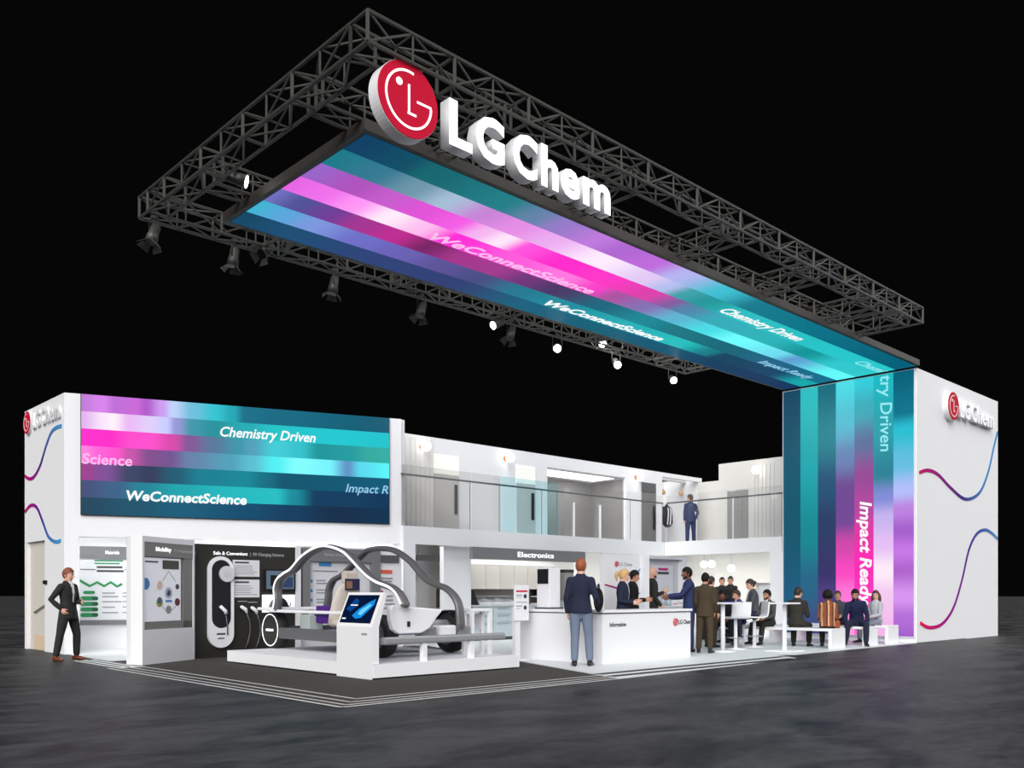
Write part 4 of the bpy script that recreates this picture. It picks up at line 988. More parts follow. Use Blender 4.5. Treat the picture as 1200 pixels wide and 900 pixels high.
# logo board behind the desk
LV = 3.75
a = onv(708, 651, LV); b_ = onv(757.5, 651, LV)
lb = thing('logo_board', 'white board with LG Chem logo and wave line behind the information desk', 'display board', (a.x, LV, 0))
LW = b_.x - a.x; lv = lambda x, y: (onv(x, y, LV).x - a.x, onv(x, y, LV).z)
B(0, LW, 0, .12, .014, 2.06).build('board', WHITE, lb)
B(LW - .22, LW, -.08, 0, .014, 2.08).build('side_post', WHITEG, lb)
q = lv(722.5, 661); ld = disc(MB(), q, .06, -.01, 0, 24).build('logo_disc', RED, lb); emblem(ld, q, .06, -.011, .004, WHITE, .002)
q2 = lv(741, 661); text('logo_lettering', 'LG Chem', q2[0] - q[0] - .08, .075, INKL, lb, (q[0] + .07, -.002, q[1] - .035), bold=0)
MB().ribbon(smooth_pts([lv(708.5, 685), lv(716, 687), lv(730, 690), lv(740, 680), lv(747, 671), lv(753, 663)]), .03, -.008, 0).build('wave_line', WAVE, lb)
MB().ribbon(smooth_pts([lv(742, 680), lv(744, 688), lv(747, 694), lv(753, 697)]), .02, -.007, 0).build('pale_wave_line', BLUEG, lb)
a = onv(758.5, 652, 6.0); b_ = onv(801, 655, 6.0)
gp = thing('display_wall', 'grey backed display wall with magenta titled panel behind the two talking men', 'display wall', (a.x, 6.0, 0))
GWd = b_.x - a.x
mb = MB(); mb.box(-.02, GWd, .1, .25, .014, 2.2); mb.box(GWd - .16, GWd, -.1, .1, .014, 2.2); mb.box(-.02, GWd - .16, -.1, .1, 2.14, 2.2); mb.build('frame', WHITE, gp)
B(-.02, GWd - .16, .06, .1, .5, 2.14).build('grey_back', LGREY, gp)
g = lambda x, y: (onv(x, y, 6.0).x - a.x, onv(x, y, 6.0).z)
p0, p1 = g(766, 662), g(790, 712); B(p0[0], p1[0], .04, .06, p1[1], p0[1]).build('panel', PAPER, gp)
p0, p1 = g(773, 665.5), g(784, 668.5); B(p0[0], p1[0], .03, .04, p1[1], p0[1]).build('magenta_title', MAG, gp)
p0, p1 = g(772, 670), g(785, 673); B(p0[0], p1[0], .03, .04, p1[1], p0[1]).build('title_print', INK, gp)
# pots and cards on a side counter by the talking men
sc_ = thing('side_counter', 'white side counter between the two talking men behind the desk', 'counter', (onv(772, 715, 4.6).x, 4.6, 0))
B(0, 1.0, 0, .4, .014, .92).build('body', WHITE, sc_); B(-.03, 1.03, -.03, .43, .92, .95).build('top', WHITEG, sc_)
GJ = glassmat('jar_glass', (.86, .9, .92, 1), .1)
for i, (dx, h_, lab) in enumerate(((.12, .18, 'clear sample jar on side counter, leftmost'), (.36, .24, 'clear sample jar on side counter, middle'), (.58, .17, 'clear sample jar on side counter, next to white card'))):
    t = thing('sample_jar', lab, 'jar', (sc_.location.x + dx, 4.75, .95), 0, 'sample jars on the side counter')
    MB().lathe([(.06, 0), (.065, .01), (.065, h_), (.05, h_ + .01), (.0, h_ + .012)], n=20).build('jar_glass', GJ, t)
    MB().lathe([(.052, .008), (.052, h_ * .6), (.0, h_ * .6 + .001)], n=16).build('contents', mat('pale_sample', (214, 222, 224), .6), t)
    MB().lathe([(.055, h_ + .012), (.055, h_ + .035), (.0, h_ + .036)], n=16).build('lid', LGREY, t)
t = thing('table_card', 'white card with red foot standing on the side counter', 'card', (sc_.location.x + .72, 4.72, .95))
B(0, .2, 0, .02, 0, .3).build('card', WHITEG, t); B(.02, .18, -.003, 0, .02, .05).build('red_strip', MAG, t)
struct(B(13.35, 13.6, VG - .0, VG + .2, .014, FB).build('wall_pillar_middle', WHITE))

# =================================================================== LOUNGE FURNITURE
def high_table(label, p, top_rx, square=False):
    t = thing('high_table', label, 'table', (p.x, p.y, .014))
    if square:
        MB().box(-.034, .034, -.034, .034, .02, 1.0, bevel=.006).build('column', WHITE, t)
    else:
        MB().cyl((0, 0, .02), (0, 0, 1.0), .045, n=20).build('column', WHITE, t)
    MB().box(-.30, .30, -.30, .30, 0, .022, bevel=.006).build('base_plate', WHITE, t) if square else MB().lathe([(.26, 0), (.26, .014), (.06, .03), (.0, .031)]).build('base_plate', WHITE, t)
    MB().box(top_rx[0], top_rx[1], top_rx[2], top_rx[3], 1.0, 1.035, bevel=.008).build('table_top', WHITE, t)
    return t
p = onz(847, 764.5); HT1 = high_table('white high table with cups in front of the seated group', p, (-.22, .55, -.15, 1.1))
p2 = onz(919.5, 764); HT2 = high_table('white square post high table at the booth edge before the bench', p2, (-.24, .24, -.24, .24), True)
def bar_chair(label, p, ang):
    # shell opens towards +x in its own frame (the sitter faces +x)
    t = thing('bar_chair', label, 'bar chair', (p.x, p.y, .014), ang, 'white bar chairs')
    MB().lathe([(.23, 0), (.23, .012), (.04, .03), (.035, .66), (.0, .665)], n=26).build('pedestal', WHITE, t)
    prof = [(.24, .70), (.0, .685), (-.18, .695), (-.235, .75), (-.255, .90), (-.27, 1.04)]
    mb = MB(); P = smooth_pts([(x, z) for x, z in prof], 5); wd = .23
    th = .03; out = []
    for i, q in enumerate(P):
        d = (P[min(i + 1, len(P) - 1)] - P[max(i - 1, 0)]).normalized(); n = Vector((d.y, -d.x)) * th / 2 * -1
        out.append((q + n, q - n))
    poly = [a for a, b2 in out] + [b2 for a, b2 in out][::-1]
    mb.prism([(a.x, a.y) for a in poly], -wd, wd); o = mb.build('shell', WHITEG, t)
    MB().tube([(.18 * math.cos(a), .18 * math.sin(a), .25) for a in [2 * math.pi * i / 20 for i in range(21)]], .012, 6).build('foot_ring', STEEL, t)
    return t
cA = onz(862, 761.5); bar_chair('empty white bar chair seen from behind at the high table', cA, R(62))
cB = onz(884, 759); bar_chair('white bar chair carrying the woman in the grey suit', cB, R(140))
def bench(label, u0, u1, v0, v1):
    t = thing('bench', label, 'bench', (u0, v0, .014), 0, 'white block benches in the lounge')
    W_, L_ = u1 - u0, v1 - v0
    MB().box(0, W_, 0, L_, .39, .45, bevel=.008).build('seat', WHITEG, t)
    for y0, y1 in ((0, .08), (L_ - .08, L_)): MB().box(0, W_, y0, y1, 0, .39, bevel=.006).build('end_panel', WHITEG, t)
bench('long white bench nearest the high table, with the black coated person', 13.30, 13.95, 1.10, 4.3)
bench('white bench in the middle, with the man in navy', 14.95, 15.6, 1.10, 3.6)
bench('white bench nearest the column screen', 16.15, 16.75, 1.10, 3.6)
bench('white bench deep in the lounge under the seated man in the green jacket', 14.6, 17.0, 5.0, 5.6)
for (x, y, u, lab) in ((825, 661.5, 18.4, 'left of the close pair of globe pendants'), (834, 661, 18.7, 'right of the close pair of globe pendants'), (857, 666, 18.6, 'single lower globe pendant over the lounge')):
    p = onu(x, y, u); pendant(lab, p, FB + .19, .115, 'globe pendants in the lounge')
for i, (dx, dy, lab) in enumerate(((.05, .25, 'white cup on the high table, nearest the table post'), (.12, .42, 'white cup on the high table, behind the nearest cup'), (.3, .5, 'white cup on the high table, near the seated boy'))):
    t = tag(MB().lathe([(.03, 0), (.04, .10), (.036, .10), (.028, .01), (.0, .01)], n=18).build('paper_cup', WHITEG, None, (HT1.location.x + dx, HT1.location.y + dy, .014 + 1.035)), lab, 'cup', 'cups on the high table')
tag(B(0, .22, 0, .16, 0, .02).build('blue_notebook', mat('notebook_blue', (50, 56, 130), .5), None, (HT1.location.x + .3, HT1.location.y + .02, 1.049)), 'blue notebook lying on the edge of the high table', 'notebook')

# =================================================================== PEOPLE
SKIN = {'fair': mat('skin_fair', (222, 172, 148), .55), 'tan': mat('skin_tan', (190, 138, 110), .55), 'brown': mat('skin_brown', (124, 80, 58), .55)}
LIP = mat('lips', (170, 96, 88), .5); BROW = mat('brow_dark', (52, 36, 28), .7); EYEW = mat('eye_white', (226, 224, 220), .3); EYED = mat('eye_dark', (36, 26, 22), .3)
HAIRM = {'auburn': mat('hair_auburn', (124, 66, 38), .6), 'brown': mat('hair_brown', (66, 44, 34), .6), 'black': mat('hair_black', (24, 21, 20), .7, spec=.2), 'blond': mat('hair_blond', (204, 164, 108), .55), 'darkbrown': mat('hair_dark_brown', (44, 30, 25), .6), 'ginger': mat('hair_ginger', (150, 82, 44), .6)}
def cloth(n, c): return mat('cloth_' + n, c, .85, noise=.06, spec=.2)
SHOE_B = mat('shoe_black', (24, 22, 22), .4); SHOE_T = mat('shoe_brown', (108, 56, 30), .4)
SHIRT = mat('shirt_white', (226, 222, 222), .8)
def remeshed(mb, vox, smooth=2):
    bm = mb.bm; bmesh.ops.recalc_face_normals(bm, faces=bm.faces[:])
    me = bpy.data.meshes.new('t'); bm.to_mesh(me); bm.free()
    ob = bpy.data.objects.new('t', me); scene.collection.objects.link(ob)
    r = ob.modifiers.new('r', 'REMESH'); r.mode = 'VOXEL'; r.voxel_size = vox; r.use_smooth_shade = True
    s = ob.modifiers.new('s', 'SMOOTH'); s.iterations = smooth; s.factor = .5
    out = bpy.data.meshes.new_from_object(ob.evaluated_get(bpy.context.evaluated_depsgraph_get()))
    bpy.data.objects.remove(ob); bpy.data.meshes.remove(me); out.materials.clear()
    for p in out.polygons: p.use_smooth = True
    return out
def person(label, loc, face, pose, k=1.0, skin='fair', hair=('short', 'brown'), top=None, bottom=None, shoes=SHOE_B, shirt=True, head=(0, 0), seat=None, vox=.008, jacket=True, women=False, top_pat=None):
    # local frame: faces -y, left hand at +x; the joints are laid out for the pose, then skinned into one surface
    root = thing('person', label, 'person', loc, R(face + 90))
    V = Vector
    lean, side = pose.get('lean', 0), pose.get('side', 0)
    T = Matrix.Rotation(R(-side), 3, 'Y') @ Matrix.Rotation(R(lean), 3, 'X')
    legs = {}
    for s in (1, -1):
        th, sn = pose['legs'][0 if s > 0 else 1]
        th, sn = V(th), V(sn); th.x *= s; sn.x *= s
        legs[s] = (th.normalized() * .42 * k, sn.normalized() * .40 * k)
    hipo = lambda s: V((s * .09 * k, 0, -.03 * k))
    low = min((hipo(s) + legs[s][0] + legs[s][1]).z for s in (1, -1))
    pel = V((0, 0, (.085 - low) if seat is None else seat + .085 * k))
    ax = lambda d, x=0, y=0: pel + T @ V((x * k, y * k, d * k))
    neck = ax(.55, 0, .01); HR = T @ Matrix.Rotation(R(head[0]), 3, 'Z') @ Matrix.Rotation(R(head[1] - lean * .7), 3, 'X')
    hc = neck + HR @ V((0, -.025, .108)) * k
    hp = lambda x, y, z: hc + HR @ V((x, y, z)) * k
    fr = .0085 if vox < .009 else .0095
    b = MB()
    wsh = .92 if women else 1.0
    tors = [(-.05, .13, .09), (-.02, .155, .108), (.07, .148, .104), (.19, .125, .094), (.32, .15 * wsh, .112), (.42, .165 * wsh, .105), (.49, .125 * wsh, .082), (.53, .07, .06)]
    b.loft([ax(d) for d, _, _ in tors], [(rx * k, ry * k) for _, rx, ry in tors], ref=T @ V((1, 0, 0)), n=18)
    b.loft([ax(.50, 0, .01), neck, hp(0, .01, -.06)], [.062 * k, .058 * k, .056 * k], n=12)
    # head with jaw, nose, ears, brow
    hd = [(-.115, -.030, .030, .034), (-.10, -.022, .046, .052), (-.07, -.010, .060, .074), (-.03, 0, .069, .088), (.02, .004, .073, .095), (.06, .006, .071, .092), (.095, .008, .056, .075), (.108, .010, .042, .058)]
    b.loft([hp(0, y, z) for z, y, _, _ in hd], [(rx * k, ry * k) for _, _, rx, ry in hd], ref=HR @ V((1, 0, 0)), n=20)
    b.loft([hp(0, -.088, .028), hp(0, -.102, .0), hp(0, -.112, -.022), hp(0, -.095, -.034)], [.009 * k, .011 * k, .015 * k, .010 * k], n=8)
    for s in (1, -1):
        b.loft([hp(s * .072, .012, .028), hp(s * .079, .016, .0), hp(s * .073, .008, -.032)], [(.008 * k, .016 * k), (.010 * k, .020 * k), (.008 * k, .012 * k)], n=8)
        b.loft([hp(s * .048, -.080, .034), hp(s * .018, -.092, .034)], [.008 * k, .008 * k], n=6)
    b.loft([hp(-.022, -.086, -.058), hp(0, -.092, -.057), hp(.022, -.086, -.058)], [.006 * k, .009 * k, .006 * k], n=6)
    J = {}
    for s in (1, -1):
        i = 0 if s > 0 else 1
        ua, fa = V(pose['arms'][i][0]), V(pose['arms'][i][1]); hdv = V(pose['arms'][i][2]) if len(pose['arms'][i]) > 2 else fa.copy()
        for q in (ua, fa, hdv): q.x *= s
        ua, fa, hdv = (T @ ua).normalized(), (T @ fa).normalized(), (T @ hdv).normalized()
        sh = ax(.44, s * .165 * wsh); el = sh + ua * .285 * k; wr = el + fa * .25 * k
        J[s] = (sh, el, wr)
        b.loft([ax(.43, s * .05), ax(.44, s * .12)], [.075 * k, .06 * k], n=12); b.ball(sh, .056 * k, 2)
        b.loft([sh + ua * .01, sh.lerp(el, .5), el, el.lerp(wr, .4), wr], [q * k for q in (.054, .046, .040, .039, .027)], n=12)
        # hand: palm, four unequal bent fingers, thumb from the side of the palm
        pn = T @ V((-s, 0, 0)); pn = pn - hdv * pn.dot(hdv)
        pn = pn.normalized() if pn.length > .15 else (T @ V((0, -1, 0))).normalized()
        sd = hdv.cross(pn) * 1.0
        if sd.y > 0: sd = -sd                      # thumb side towards the front
        if abs(hdv.y) > .7 and sd.z < 0: sd = -sd  # forearm pointing ahead: thumb on top
        b.loft([wr - hdv * .01 * k, wr + hdv * .04 * k, wr + hdv * .085 * k], [(.026 * k, .017 * k), (.041 * k, .016 * k), (.042 * k, .013 * k)], ref=sd, n=12)
        cu = pose.get('curl', .5)
        for j, (o_, L_) in enumerate(((.033, .070), (.011, .080), (-.011, .075), (-.033, .058))):
            r0 = wr + hdv * .08 * k + sd * o_ * k; d1 = (hdv + pn * cu * .5 + sd * o_ * 3.2).normalized(); d2 = (hdv + pn * cu * 1.4 + sd * o_ * 2.4).normalized()
            m1 = r0 + d1 * L_ * .5 * k
            b.loft([r0, m1, m1 + d2 * L_ * .5 * k], [fr * k, fr * k * .95, fr * k * .8], n=8)
        t0 = wr + hdv * .025 * k + sd * .028 * k; t1 = t0 + (hdv * .6 + sd * .8 + pn * .25).normalized() * .04 * k
        b.loft([t0, t1, t1 + (hdv + sd * .25 + pn * .4).normalized() * .035 * k], [fr * 1.35 * k, fr * 1.2 * k, fr * k], n=8)
    feet = {}
    for s in (1, -1):
        h0 = pel + hipo(s); kn = h0 + legs[s][0]; an = kn + legs[s][1]; feet[s] = (h0, kn, an)
        b.loft([h0 + V((0, 0, .02)), h0.lerp(kn, .5), kn, kn.lerp(an, .35), an], [q * k for q in (.088, .076, .056, .055, .037)], n=14)
        fd = V((s * .18, -1, 0)).normalized()
        b.loft([an + fd * -.03 * k + V((0, 0, -.035 * k)), an + fd * .06 * k + V((0, 0, -.045 * k)), an + fd * .14 * k + V((0, 0, -.06 * k))], [(.032 * k, .03 * k), (.038 * k, .028 * k), (.036 * k, .018 * k)], ref=(1, 0, 0), n=10)
    me = remeshed(b, vox, 2); me.name = 'body'
    me.materials.append(SKIN[skin]); me.materials.append(LIP); me.materials.append(BROW)
    HI = HR.transposed()
    for p in me.polygons:
        q = HI @ (p.center - hc) / k
        if q.y < -.055:
            if -.068 < q.z < -.050 and abs(q.x) < .026 and q.y < -.07: p.material_index = 1
            elif .028 < q.z < .044 and .014 < abs(q.x) < .050: p.material_index = 2
    bo = link('body', me, root)
    for s in (1, -1):
        e = MB(); e.ball(hp(s * .031, -.0815, .012), .0115 * k, 2); eo = e.build('eye', [EYEW, EYED], bo)
        for p in eo.data.polygons:
            if (HI @ (p.center - hp(s * .031, -.0815, .012))).y < -.0062 * k: p.material_index = 1
    # ---- trousers or skirt
    bt = MB(); d = .013
    bt.loft([ax(-.07), ax(-.02), ax(.09)], [((.135 + d) * k, (.105 + d) * k), ((.157 + d) * k, (.112 + d) * k), ((.145 + d) * k, (.10 + d) * k)], ref=T @ V((1, 0, 0)), n=18)
    for s in (1, -1):
        h0, kn, an = feet[s]; en = an + (kn - an).normalized() * .03 * k
        bt.loft([h0 + V((0, 0, .02)), h0.lerp(kn, .5), kn, kn.lerp(an, .4), en], [q * k for q in (.098, .088, .070, .068, .058)], n=14)
    tm = remeshed(bt, .012, 3); tm.name = 'trousers'; tm.materials.append(bottom); link('trousers', tm, root)
    for s in (1, -1):
        an = feet[s][2]; sb = MB(); fd = V((s * .18, -1, 0)).normalized(); z = lambda q: V((0, 0, q * k))
        sb.loft([an - fd * .055 * k + z(-.045), an - fd * .0 + z(-.042), an + fd * .09 * k + z(-.050), an + fd * .175 * k + z(-.062)], [(.036 * k, .040 * k), (.042 * k, .042 * k), (.047 * k, .034 * k), (.036 * k, .022 * k)], ref=(1, 0, 0), n=12)
        sb.loft([an + z(.03), an + z(-.03)], [.042 * k, .044 * k], n=12)
        sb.build('shoe', shoes, root)
    # ---- jacket or jumper
    bj = MB(); d = .016
    rows = [(.07, .15, .108), (.19, .135, .100), (.32, .155 * wsh, .116), (.42, .168 * wsh, .108), (.49, .125 * wsh, .086), (.525, .072, .062), (.56, .050, .050)]
    if jacket and seat is None: rows = [(-.15, .168, .125), (-.06, .166, .122)] + rows
    else: rows = [(-.085 if seat is None else -.06, .178, .124), (-.02, .172, .120)] + rows
    bj.loft([ax(q) for q, _, _ in rows], [((rx + d) * k, (ry + d) * k) for _, rx, ry in rows], ref=T @ V((1, 0, 0)), n=20, cap=False)
    for s in (1, -1):
        sh, el, wr = J[s]
        ua = (el - sh).normalized(); bj.loft([ax(.43, s * .05), ax(.44, s * .12)], [.088 * k, .076 * k], n=12); bj.ball(sh, .070 * k, 2)
        bj.loft([sh + ua * .01, sh.lerp(el, .5), el, el.lerp(wr, .5), el.lerp(wr, .93)], [q * k for q in (.068, .060, .054, .050, .042)], n=12)
    jm = remeshed(bj, .012, 3); jm.name = 'jacket' if jacket else 'jumper'
    for m in (top, SHIRT): jm.materials.append(m)
    TI = T.transposed()
    if top_pat:
        for m in top_pat: jm.materials.append(m)
    for p in jm.polygons:
        q = TI @ (p.center - pel) / k
        if shirt and jacket and q.y < -.04 and .16 < q.z < .60 and abs(q.x) < .012 + .10 * max(0, q.z - .2): p.material_index = 1
        if top_pat: p.material_index = 2 + int((q.x + 2 + q.y * .3) / .035) % len(top_pat)
    link(jm.name, jm, root)
    # ---- hair
    st, hcol = hair; hm = HAIRM[hcol]
    if st != 'bald':
        hb = bmesh.new(); bmesh.ops.create_icosphere(hb, subdivisions=4, radius=1)
        big = {'afro': 1.42}.get(st, 1.0)
        for v in hb.verts: v.co = V((v.co.x * .083 * big, v.co.y * .107 * big + .006 + (.02 if st == 'afro' else 0), v.co.z * (.117 if st != 'afro' else .11) * (1.15 if st == 'afro' else 1) + .030))
        kill = []
        for f in hb.faces:
            c = f.calc_center_median()
            keep = c.z > (.072 if c.y < -.05 else .045) or (c.y > -.015 and c.z > (-.02 if abs(c.x) > .05 and c.y < .03 else -.055)) or (st == 'afro' and (c.y > -.04 and c.z > -.05))
            if not keep: kill.append(f)
        bmesh.ops.delete(hb, geom=kill, context='FACES')
        h = MB(); h.merge(hb, Matrix.Translation(hc) @ HR.to_4x4() @ Matrix.Scale(k, 4), True)
        ho = h.build('hair', hm, root); sm = ho.modifiers.new('s', 'SOLIDIFY'); sm.thickness = .014 * k; sm.offset = -.4
        if st == 'pony': MB().loft([hp(0, .10, .06), hp(0, .15, .05), hp(0, .165, -.02), hp(0, .14, -.11)], [.03 * k, .042 * k, .038 * k, .012 * k], n=10).build('ponytail', hm, ho)
        if st == 'bun': MB().ball(hp(0, .115, .03), .045 * k, 2).build('hair_bun', hm, ho)
        if st == 'long':
            for s in (1, -1): MB().loft([hp(s * .06, .02, .05), hp(s * .082, .03, -.03), hp(s * .088, .03, -.12), hp(s * .08, .02, -.19)], [(.03 * k, .05 * k), (.032 * k, .055 * k), (.032 * k, .05 * k), (.02 * k, .03 * k)], n=10).build('hair_side', hm, ho)
            MB().loft([hp(0, .085, .02), hp(0, .10, -.08), hp(0, .095, -.18)], [(.08 * k, .035 * k), (.085 * k, .035 * k), (.06 * k, .02 * k)], ref=HR @ V((1, 0, 0)), n=12).build('hair_back', hm, ho)
    if pose.get('beard'):
        bm_ = MB(); bm_.loft([hp(-.06, -.02, -.055), hp(-.045, -.06, -.08), hp(0, -.078, -.094), hp(.045, -.06, -.08), hp(.06, -.02, -.055)], [(.012 * k, .022 * k)] * 5, n=8); bm_.build('beard', hm, root)
    return root
ST = [((.06, 0, -1), (.02, .02, -1)), ((.06, 0, -1), (.02, .02, -1))]
HANG = ((.14, .03, -1), (.02, -.16, -1))
SIT = [((.12, -1, -.10), (.0, -.05, -1)), ((.12, -1, -.10), (.0, -.05, -1))]
LAPR = ((.12, -.25, -1), (-.25, -1, -.15))
DARKS = cloth('charcoal_suit', (46, 45, 45)); NAVY = cloth('navy', (38, 42, 62)); BLUES = cloth('blue_suit', (46, 55, 92)); BROWNS = cloth('brown_suit', (70, 60, 46)); GREYS = cloth('grey_suit', (74, 74, 80)); BLK = cloth('black', (26, 26, 29)); JEAN = cloth('blue_grey_jeans', (108, 120, 140))
GREENG = cloth('green_grey', (70, 76, 72)); LGR = cloth('pale_grey_knit', (176, 176, 184)); DNAVY = cloth('deep_navy', (31, 38, 68)); OLIVE = cloth('dark_olive_coat', (50, 48, 44))
WF = .014
# man at the left entrance
p = onz(80, 774)
person('man in charcoal suit with hand on hip standing at the far left', (p.x, p.y, 0.0), -58,
       dict(lean=-2, legs=[((.20, -.10, -1), (.10, .10, -1)), ((.22, .06, -1), (.10, .14, -1))], arms=[((.14, -.12, -1), (-.5, -.75, -.02)), ((.55, .55, -1), (-.35, -.62, -.75), (-.3, -.5, -.8))], curl=.8),
       k=1.0, skin='fair', hair=('short', 'auburn'), top=DARKS, bottom=DARKS, shoes=SHOE_T, vox=.006, head=(8, 4))
# man seen from behind with a bag
p = onz(680.5, 781.3)
pm = person('man seen from behind in navy jumper and blue grey trousers with a black bag', (p.x, p.y, WF), 40,
       dict(lean=1, legs=[((.0, .03, -1), (.02, .08, -1)), ((.09, -.06, -1), (.05, .03, -1))], arms=[((.22, .1, -1), (-.05, -.35, -1)), ((.30, .12, -1), (.10, -.75, -.45))], curl=.9),
       k=1.055, skin='fair', hair=('short', 'ginger'), top=NAVY, bottom=JEAN, shoes=SHOE_B, vox=.006, jacket=False, head=(-14, 0))
bag_c = Vector((p.x, p.y, 0)) + Matrix.Rotation(R(140), 3, 'Z') @ Vector((-.34, -.22, 1.13))
bg = thing('bag', 'round black bag carried under the arm of the man seen from behind', 'bag', bag_c, R(140))
MB().ball((0, 0, 0), .2, 3, (.42, .85, 1.05)).build('bag_body', BLK, bg); MB().tube([(0, -.1, .18), (0, -.06, .27), (0, .06, .27), (0, .1, .18)], .012).build('handle', BLACK, bg)
# two behind the desk
p = onv(730, 700, 2.95)
person('blond woman with ponytail in dark suit and white shirt behind the information desk', (p.x, p.y, WF), -62,
       dict(legs=ST, arms=[((.1, -.1, -1), (-.35, -1, .0)), ((.16, .05, -1), (-.3, -.85, -.1))], curl=.8), k=.985, hair=('pony', 'blond'), top=NAVY, bottom=BLK, women=True, head=(14, 8))
p = onv(741.5, 700, 3.4)
person('dark haired person in black suit just behind the blond woman', (p.x, p.y, WF), -55, dict(legs=ST, arms=[((.1, -.2, -1), (-.3, -1, .05)), ((.1, -.1, -1), (-.3, -1, .05))], curl=.8), k=.99, skin='tan', hair=('short', 'black'), top=BLK, bottom=BLK, head=(8, 10))
# two men talking
p = onv(764, 700, 4.35)
person('bald man in dark brown suit raising one hand beside the logo board', (p.x, p.y, WF), -36, dict(legs=ST, arms=[((.1, -.3, -1), (-.05, -1, .35), (.1, -.8, .75)), ((.1, .05, -1), (-.1, -.6, -.7))], curl=.2, beard=1), k=1.06, skin='fair', hair=('bald', 'brown'), top=OLIVE, bottom=OLIVE, head=(0, 0))
p = onv(808, 700, 2.75)
person('bearded man in blue suit reaching out to the left at the desk end', (p.x, p.y, WF), 136, dict(lean=3, legs=ST, arms=[((.16, -.75, -.75), (.0, -1, -.02)), ((.1, -.5, -1), (-.15, -1, .02))], curl=.3, beard=1), k=1.03, skin='brown', hair=('short', 'black'), top=BLUES, bottom=BLUES, head=(0, 4))
# brown suits beside the desk
p = onz(826, 766)
person('black haired person in brown suit standing right of the desk', (p.x, p.y, WF), 22, dict(lean=2, legs=[((.06, .0, -1), (.03, .08, -1)), ((.06, .04, -1), (.03, .1, -1))], arms=[((.14, -.1, -1), (-.1, -.5, -.8)), ((.14, -.08, -1), (-.1, -.5, -.8))], curl=.8), k=.955, skin='tan', hair=('short', 'black'), top=BROWNS, bottom=BROWNS, head=(-6, 4))
p = onv(833, 700, 3.3)
person('man with short brown hair half hidden behind the brown suited person', (p.x, p.y, WF), -10, dict(legs=ST, arms=[HANG, HANG]), k=.93, skin='fair', hair=('short', 'darkbrown'), top=cloth('dark_brown_coat', (62, 54, 44)), bottom=BROWNS)
# two standing far back
p = onu(846, 690, 18.7); person('young man in black standing deep in the lounge, left of two', (p.x, p.y, WF), 200, dict(legs=ST, arms=[LAPR, HANG]), k=1.0, skin='tan', hair=('short', 'black'), top=BLK, bottom=BLK, vox=.01, head=(20, 0), shirt=False)
p = onu(856, 690, 18.8); person('young man in black standing deep in the lounge, right of two', (p.x, p.y, WF), 185, dict(legs=ST, arms=[HANG, LAPR]), k=1.02, skin='tan', hair=('short', 'black'), top=BLK, bottom=BLK, vox=.01, head=(25, 6), shirt=False)
# seated round the high table
def stool(label, p, h, ang=0):
    t = thing('stool', label, 'stool', (p[0], p[1], WF), ang, 'low white stools')
    MB().box(-.22, .22, -.22, .22, h - .06, h, bevel=.01).build('seat', WHITEG, t)
    for x in (-.2, .16):
        for y in (-.2, .16): MB().box(x, x + .04, y, y + .04, 0, h - .06).build('leg', WHITE, t)
p = onz(846, 757.5); stool('low white stool under the dark haired person at the high table', (p.x, p.y), .46)
person('dark haired person in black sitting behind the cups at the high table', (p.x, p.y, WF), 215, dict(lean=6, legs=[((.25, -1, -.05), (.1, -.25, -1)), ((.1, -1, .0), (.35, -.4, -1))], arms=[LAPR, LAPR]), k=.98, skin='brown', hair=('bun', 'black'), top=BLK, bottom=BLK, seat=.46, vox=.01, head=(0, 14), shirt=False)
p = onz(868, 757); stool('low white stool under the boy in blue by the high table', (p.x, p.y), .50)
person('boy with brown hair in blue jacket sitting by the high table', (p.x, p.y, WF), 150, dict(lean=8, legs=SIT, arms=[LAPR, LAPR]), k=.93, hair=('short', 'brown'), top=cloth('mid_blue', (62, 74, 118)), bottom=NAVY, seat=.50, vox=.01, head=(0, 10))
person('woman in grey suit sitting on the white bar chair', (cB.x, cB.y, WF), 140, dict(lean=6, legs=[((.06, -1, -.25), (.0, .05, -1)), ((.08, -1, -.12), (.05, -.15, -1))], arms=[((.1, -.5, -1), (-.25, -1, .1)), ((.1, -.35, -1), (-.2, -1, .1))], curl=.8), k=.97, hair=('bun', 'darkbrown'), top=GREYS, bottom=NAVY, seat=.71, women=True, head=(0, 12))
# benches
q = onu(901, 700, 13.62)
person('man in green grey jacket sitting on the bench beside the bar chair', (13.62, q.y, WF + .0), 172, dict(lean=4, legs=[((.12, -1, -.05), (.0, -.15, -1)), ((.2, -1, -.05), (.05, -.15, -1))], arms=[LAPR, ((.1, -.4, -1), (-.4, -1, .35))], curl=.8, beard=1), k=.97, skin='tan', hair=('short', 'black'), top=GREENG, bottom=DARKS, seat=.465, vox=.01, head=(-14, 4))
q = onu(891, 700, 15.0)
person('tan faced person half hidden behind the man in green grey', (15.0, 5.3, WF), 200, dict(lean=2, legs=SIT, arms=[LAPR, LAPR]), k=.96, skin='brown', hair=('short', 'brown'), top=cloth('grey_brown', (96, 86, 80)), bottom=DARKS, seat=.465, vox=.01)
q = onu(933, 700, 13.60)
person('person in long dark coat sitting on the bench with back turned', (13.60, q.y, WF), 12, dict(lean=8, legs=[((.2, -1, -.08), (.0, .1, -1)), ((.2, -1, -.08), (.0, .1, -1))], arms=[((.2, -.35, -1), (-.3, -1, .05)), ((.2, -.35, -1), (-.3, -1, .05))], curl=.9), k=1.04, hair=('short', 'darkbrown'), top=OLIVE, bottom=OLIVE, seat=.465, head=(-22, 12), shirt=False)
q = onu(970, 700, 13.60)
STR = [cloth('stripe_rust', (150, 72, 48)), cloth('stripe_sand', (196, 160, 120)), cloth('stripe_maroon', (104, 46, 44)), cloth('stripe_umber', (120, 84, 56))]
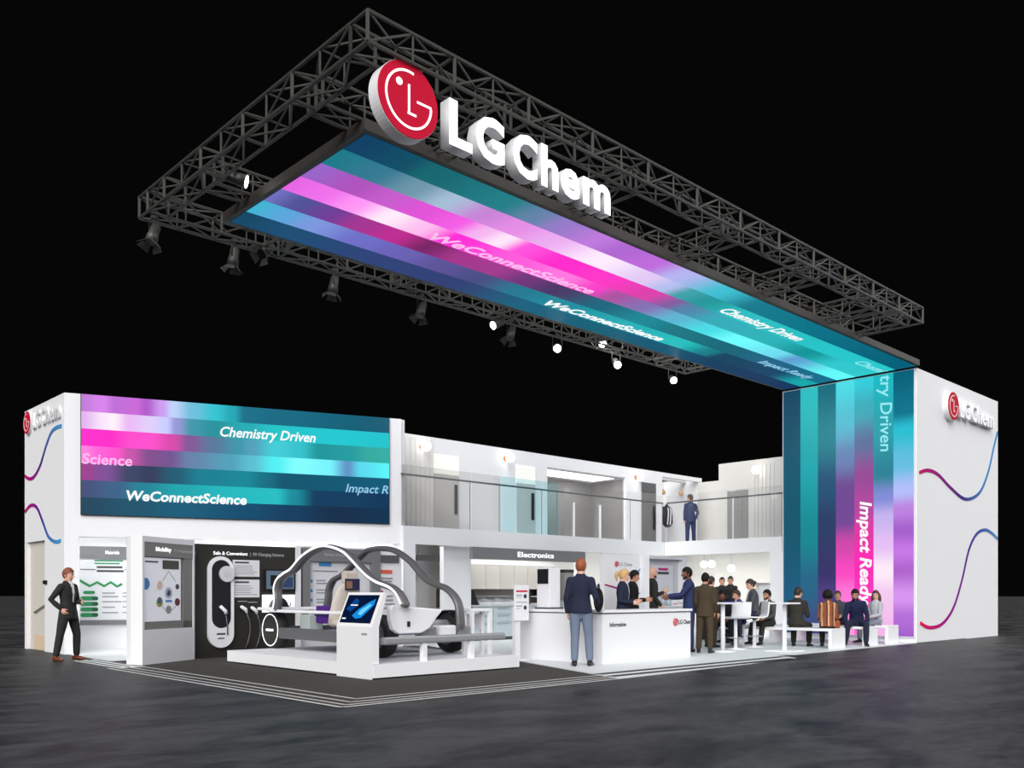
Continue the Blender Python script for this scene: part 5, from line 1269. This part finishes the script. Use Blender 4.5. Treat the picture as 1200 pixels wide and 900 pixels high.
person('woman with round black hair in a rust striped top sitting with back turned', (13.60, q.y, WF), 25, dict(lean=3, legs=SIT, arms=[((.16, -.1, -1), (-.1, -.8, -.35)), ((.16, -.1, -1), (-.1, -.8, -.35))]), k=.95, skin='brown', hair=('afro', 'black'), top=STR[0], bottom=DARKS, seat=.465, women=True, jacket=False, top_pat=STR)
hb_ = thing('handbag', 'rust brown handbag on the bench beside the striped top woman', 'handbag', (13.74, onu(981, 735, 13.74).y, .466), R(30))
MB().box(-.12, .12, -.06, .06, 0, .17, bevel=.03).build('bag_body', cloth('rust_leather', (150, 78, 52)), hb_); MB().tube([(-.07, 0, .16), (-.05, 0, .26), (.05, 0, .26), (.07, 0, .16)], .009).build('strap', cloth('rust_leather', (150, 78, 52)), hb_)
q = onu(982, 700, 16.42)
person('brown haired woman in dark grey blouse sitting behind the striped top woman', (16.42, q.y, WF), 200, dict(lean=2, legs=SIT, arms=[LAPR, LAPR]), k=.94, skin='tan', hair=('bun', 'brown'), top=cloth('slate', (62, 64, 72)), bottom=BLK, seat=.465, women=True, jacket=False)
q = onu(1004, 700, 15.22)
person('man in navy jumper leaning forward on the middle bench facing the camera', (15.22, q.y, WF), 208, dict(lean=20, side=4, legs=[((.22, -1, -.05), (.0, .05, -1)), ((.3, -1, -.05), (.1, .25, -1))], arms=[((.25, -.35, -1), (-.1, -.75, -.5)), ((.3, -.3, -1), (-.05, -.45, -.9))], curl=.6, beard=1), k=1.03, skin='tan', hair=('short', 'black'), top=DNAVY, bottom=NAVY, seat=.465, jacket=False, head=(-10, 8))
q = onu(1027, 700, 16.42)
person('woman with wavy brown hair in pale grey knit on the bench by the column screen', (16.42, q.y, WF), 160, dict(lean=2, legs=SIT, arms=[LAPR, LAPR], curl=.6), k=.95, hair=('long', 'brown'), top=LGR, bottom=cloth('pale_trousers', (120, 122, 136)), seat=.465, women=True, jacket=False, head=(30, 0))
# upstairs
person('man in blue suit standing on the upper gallery seen from behind', (19.75, 9.35, FT), 62, dict(lean=1, legs=ST, arms=[((.22, .12, -1), (-.1, -.3, -1)), ((.3, .2, -1), (-.25, -.4, -1))]), k=1.0, hair=('short', 'brown'), top=BLUES, bottom=BLUES, vox=.009, head=(35, 0), shirt=False)
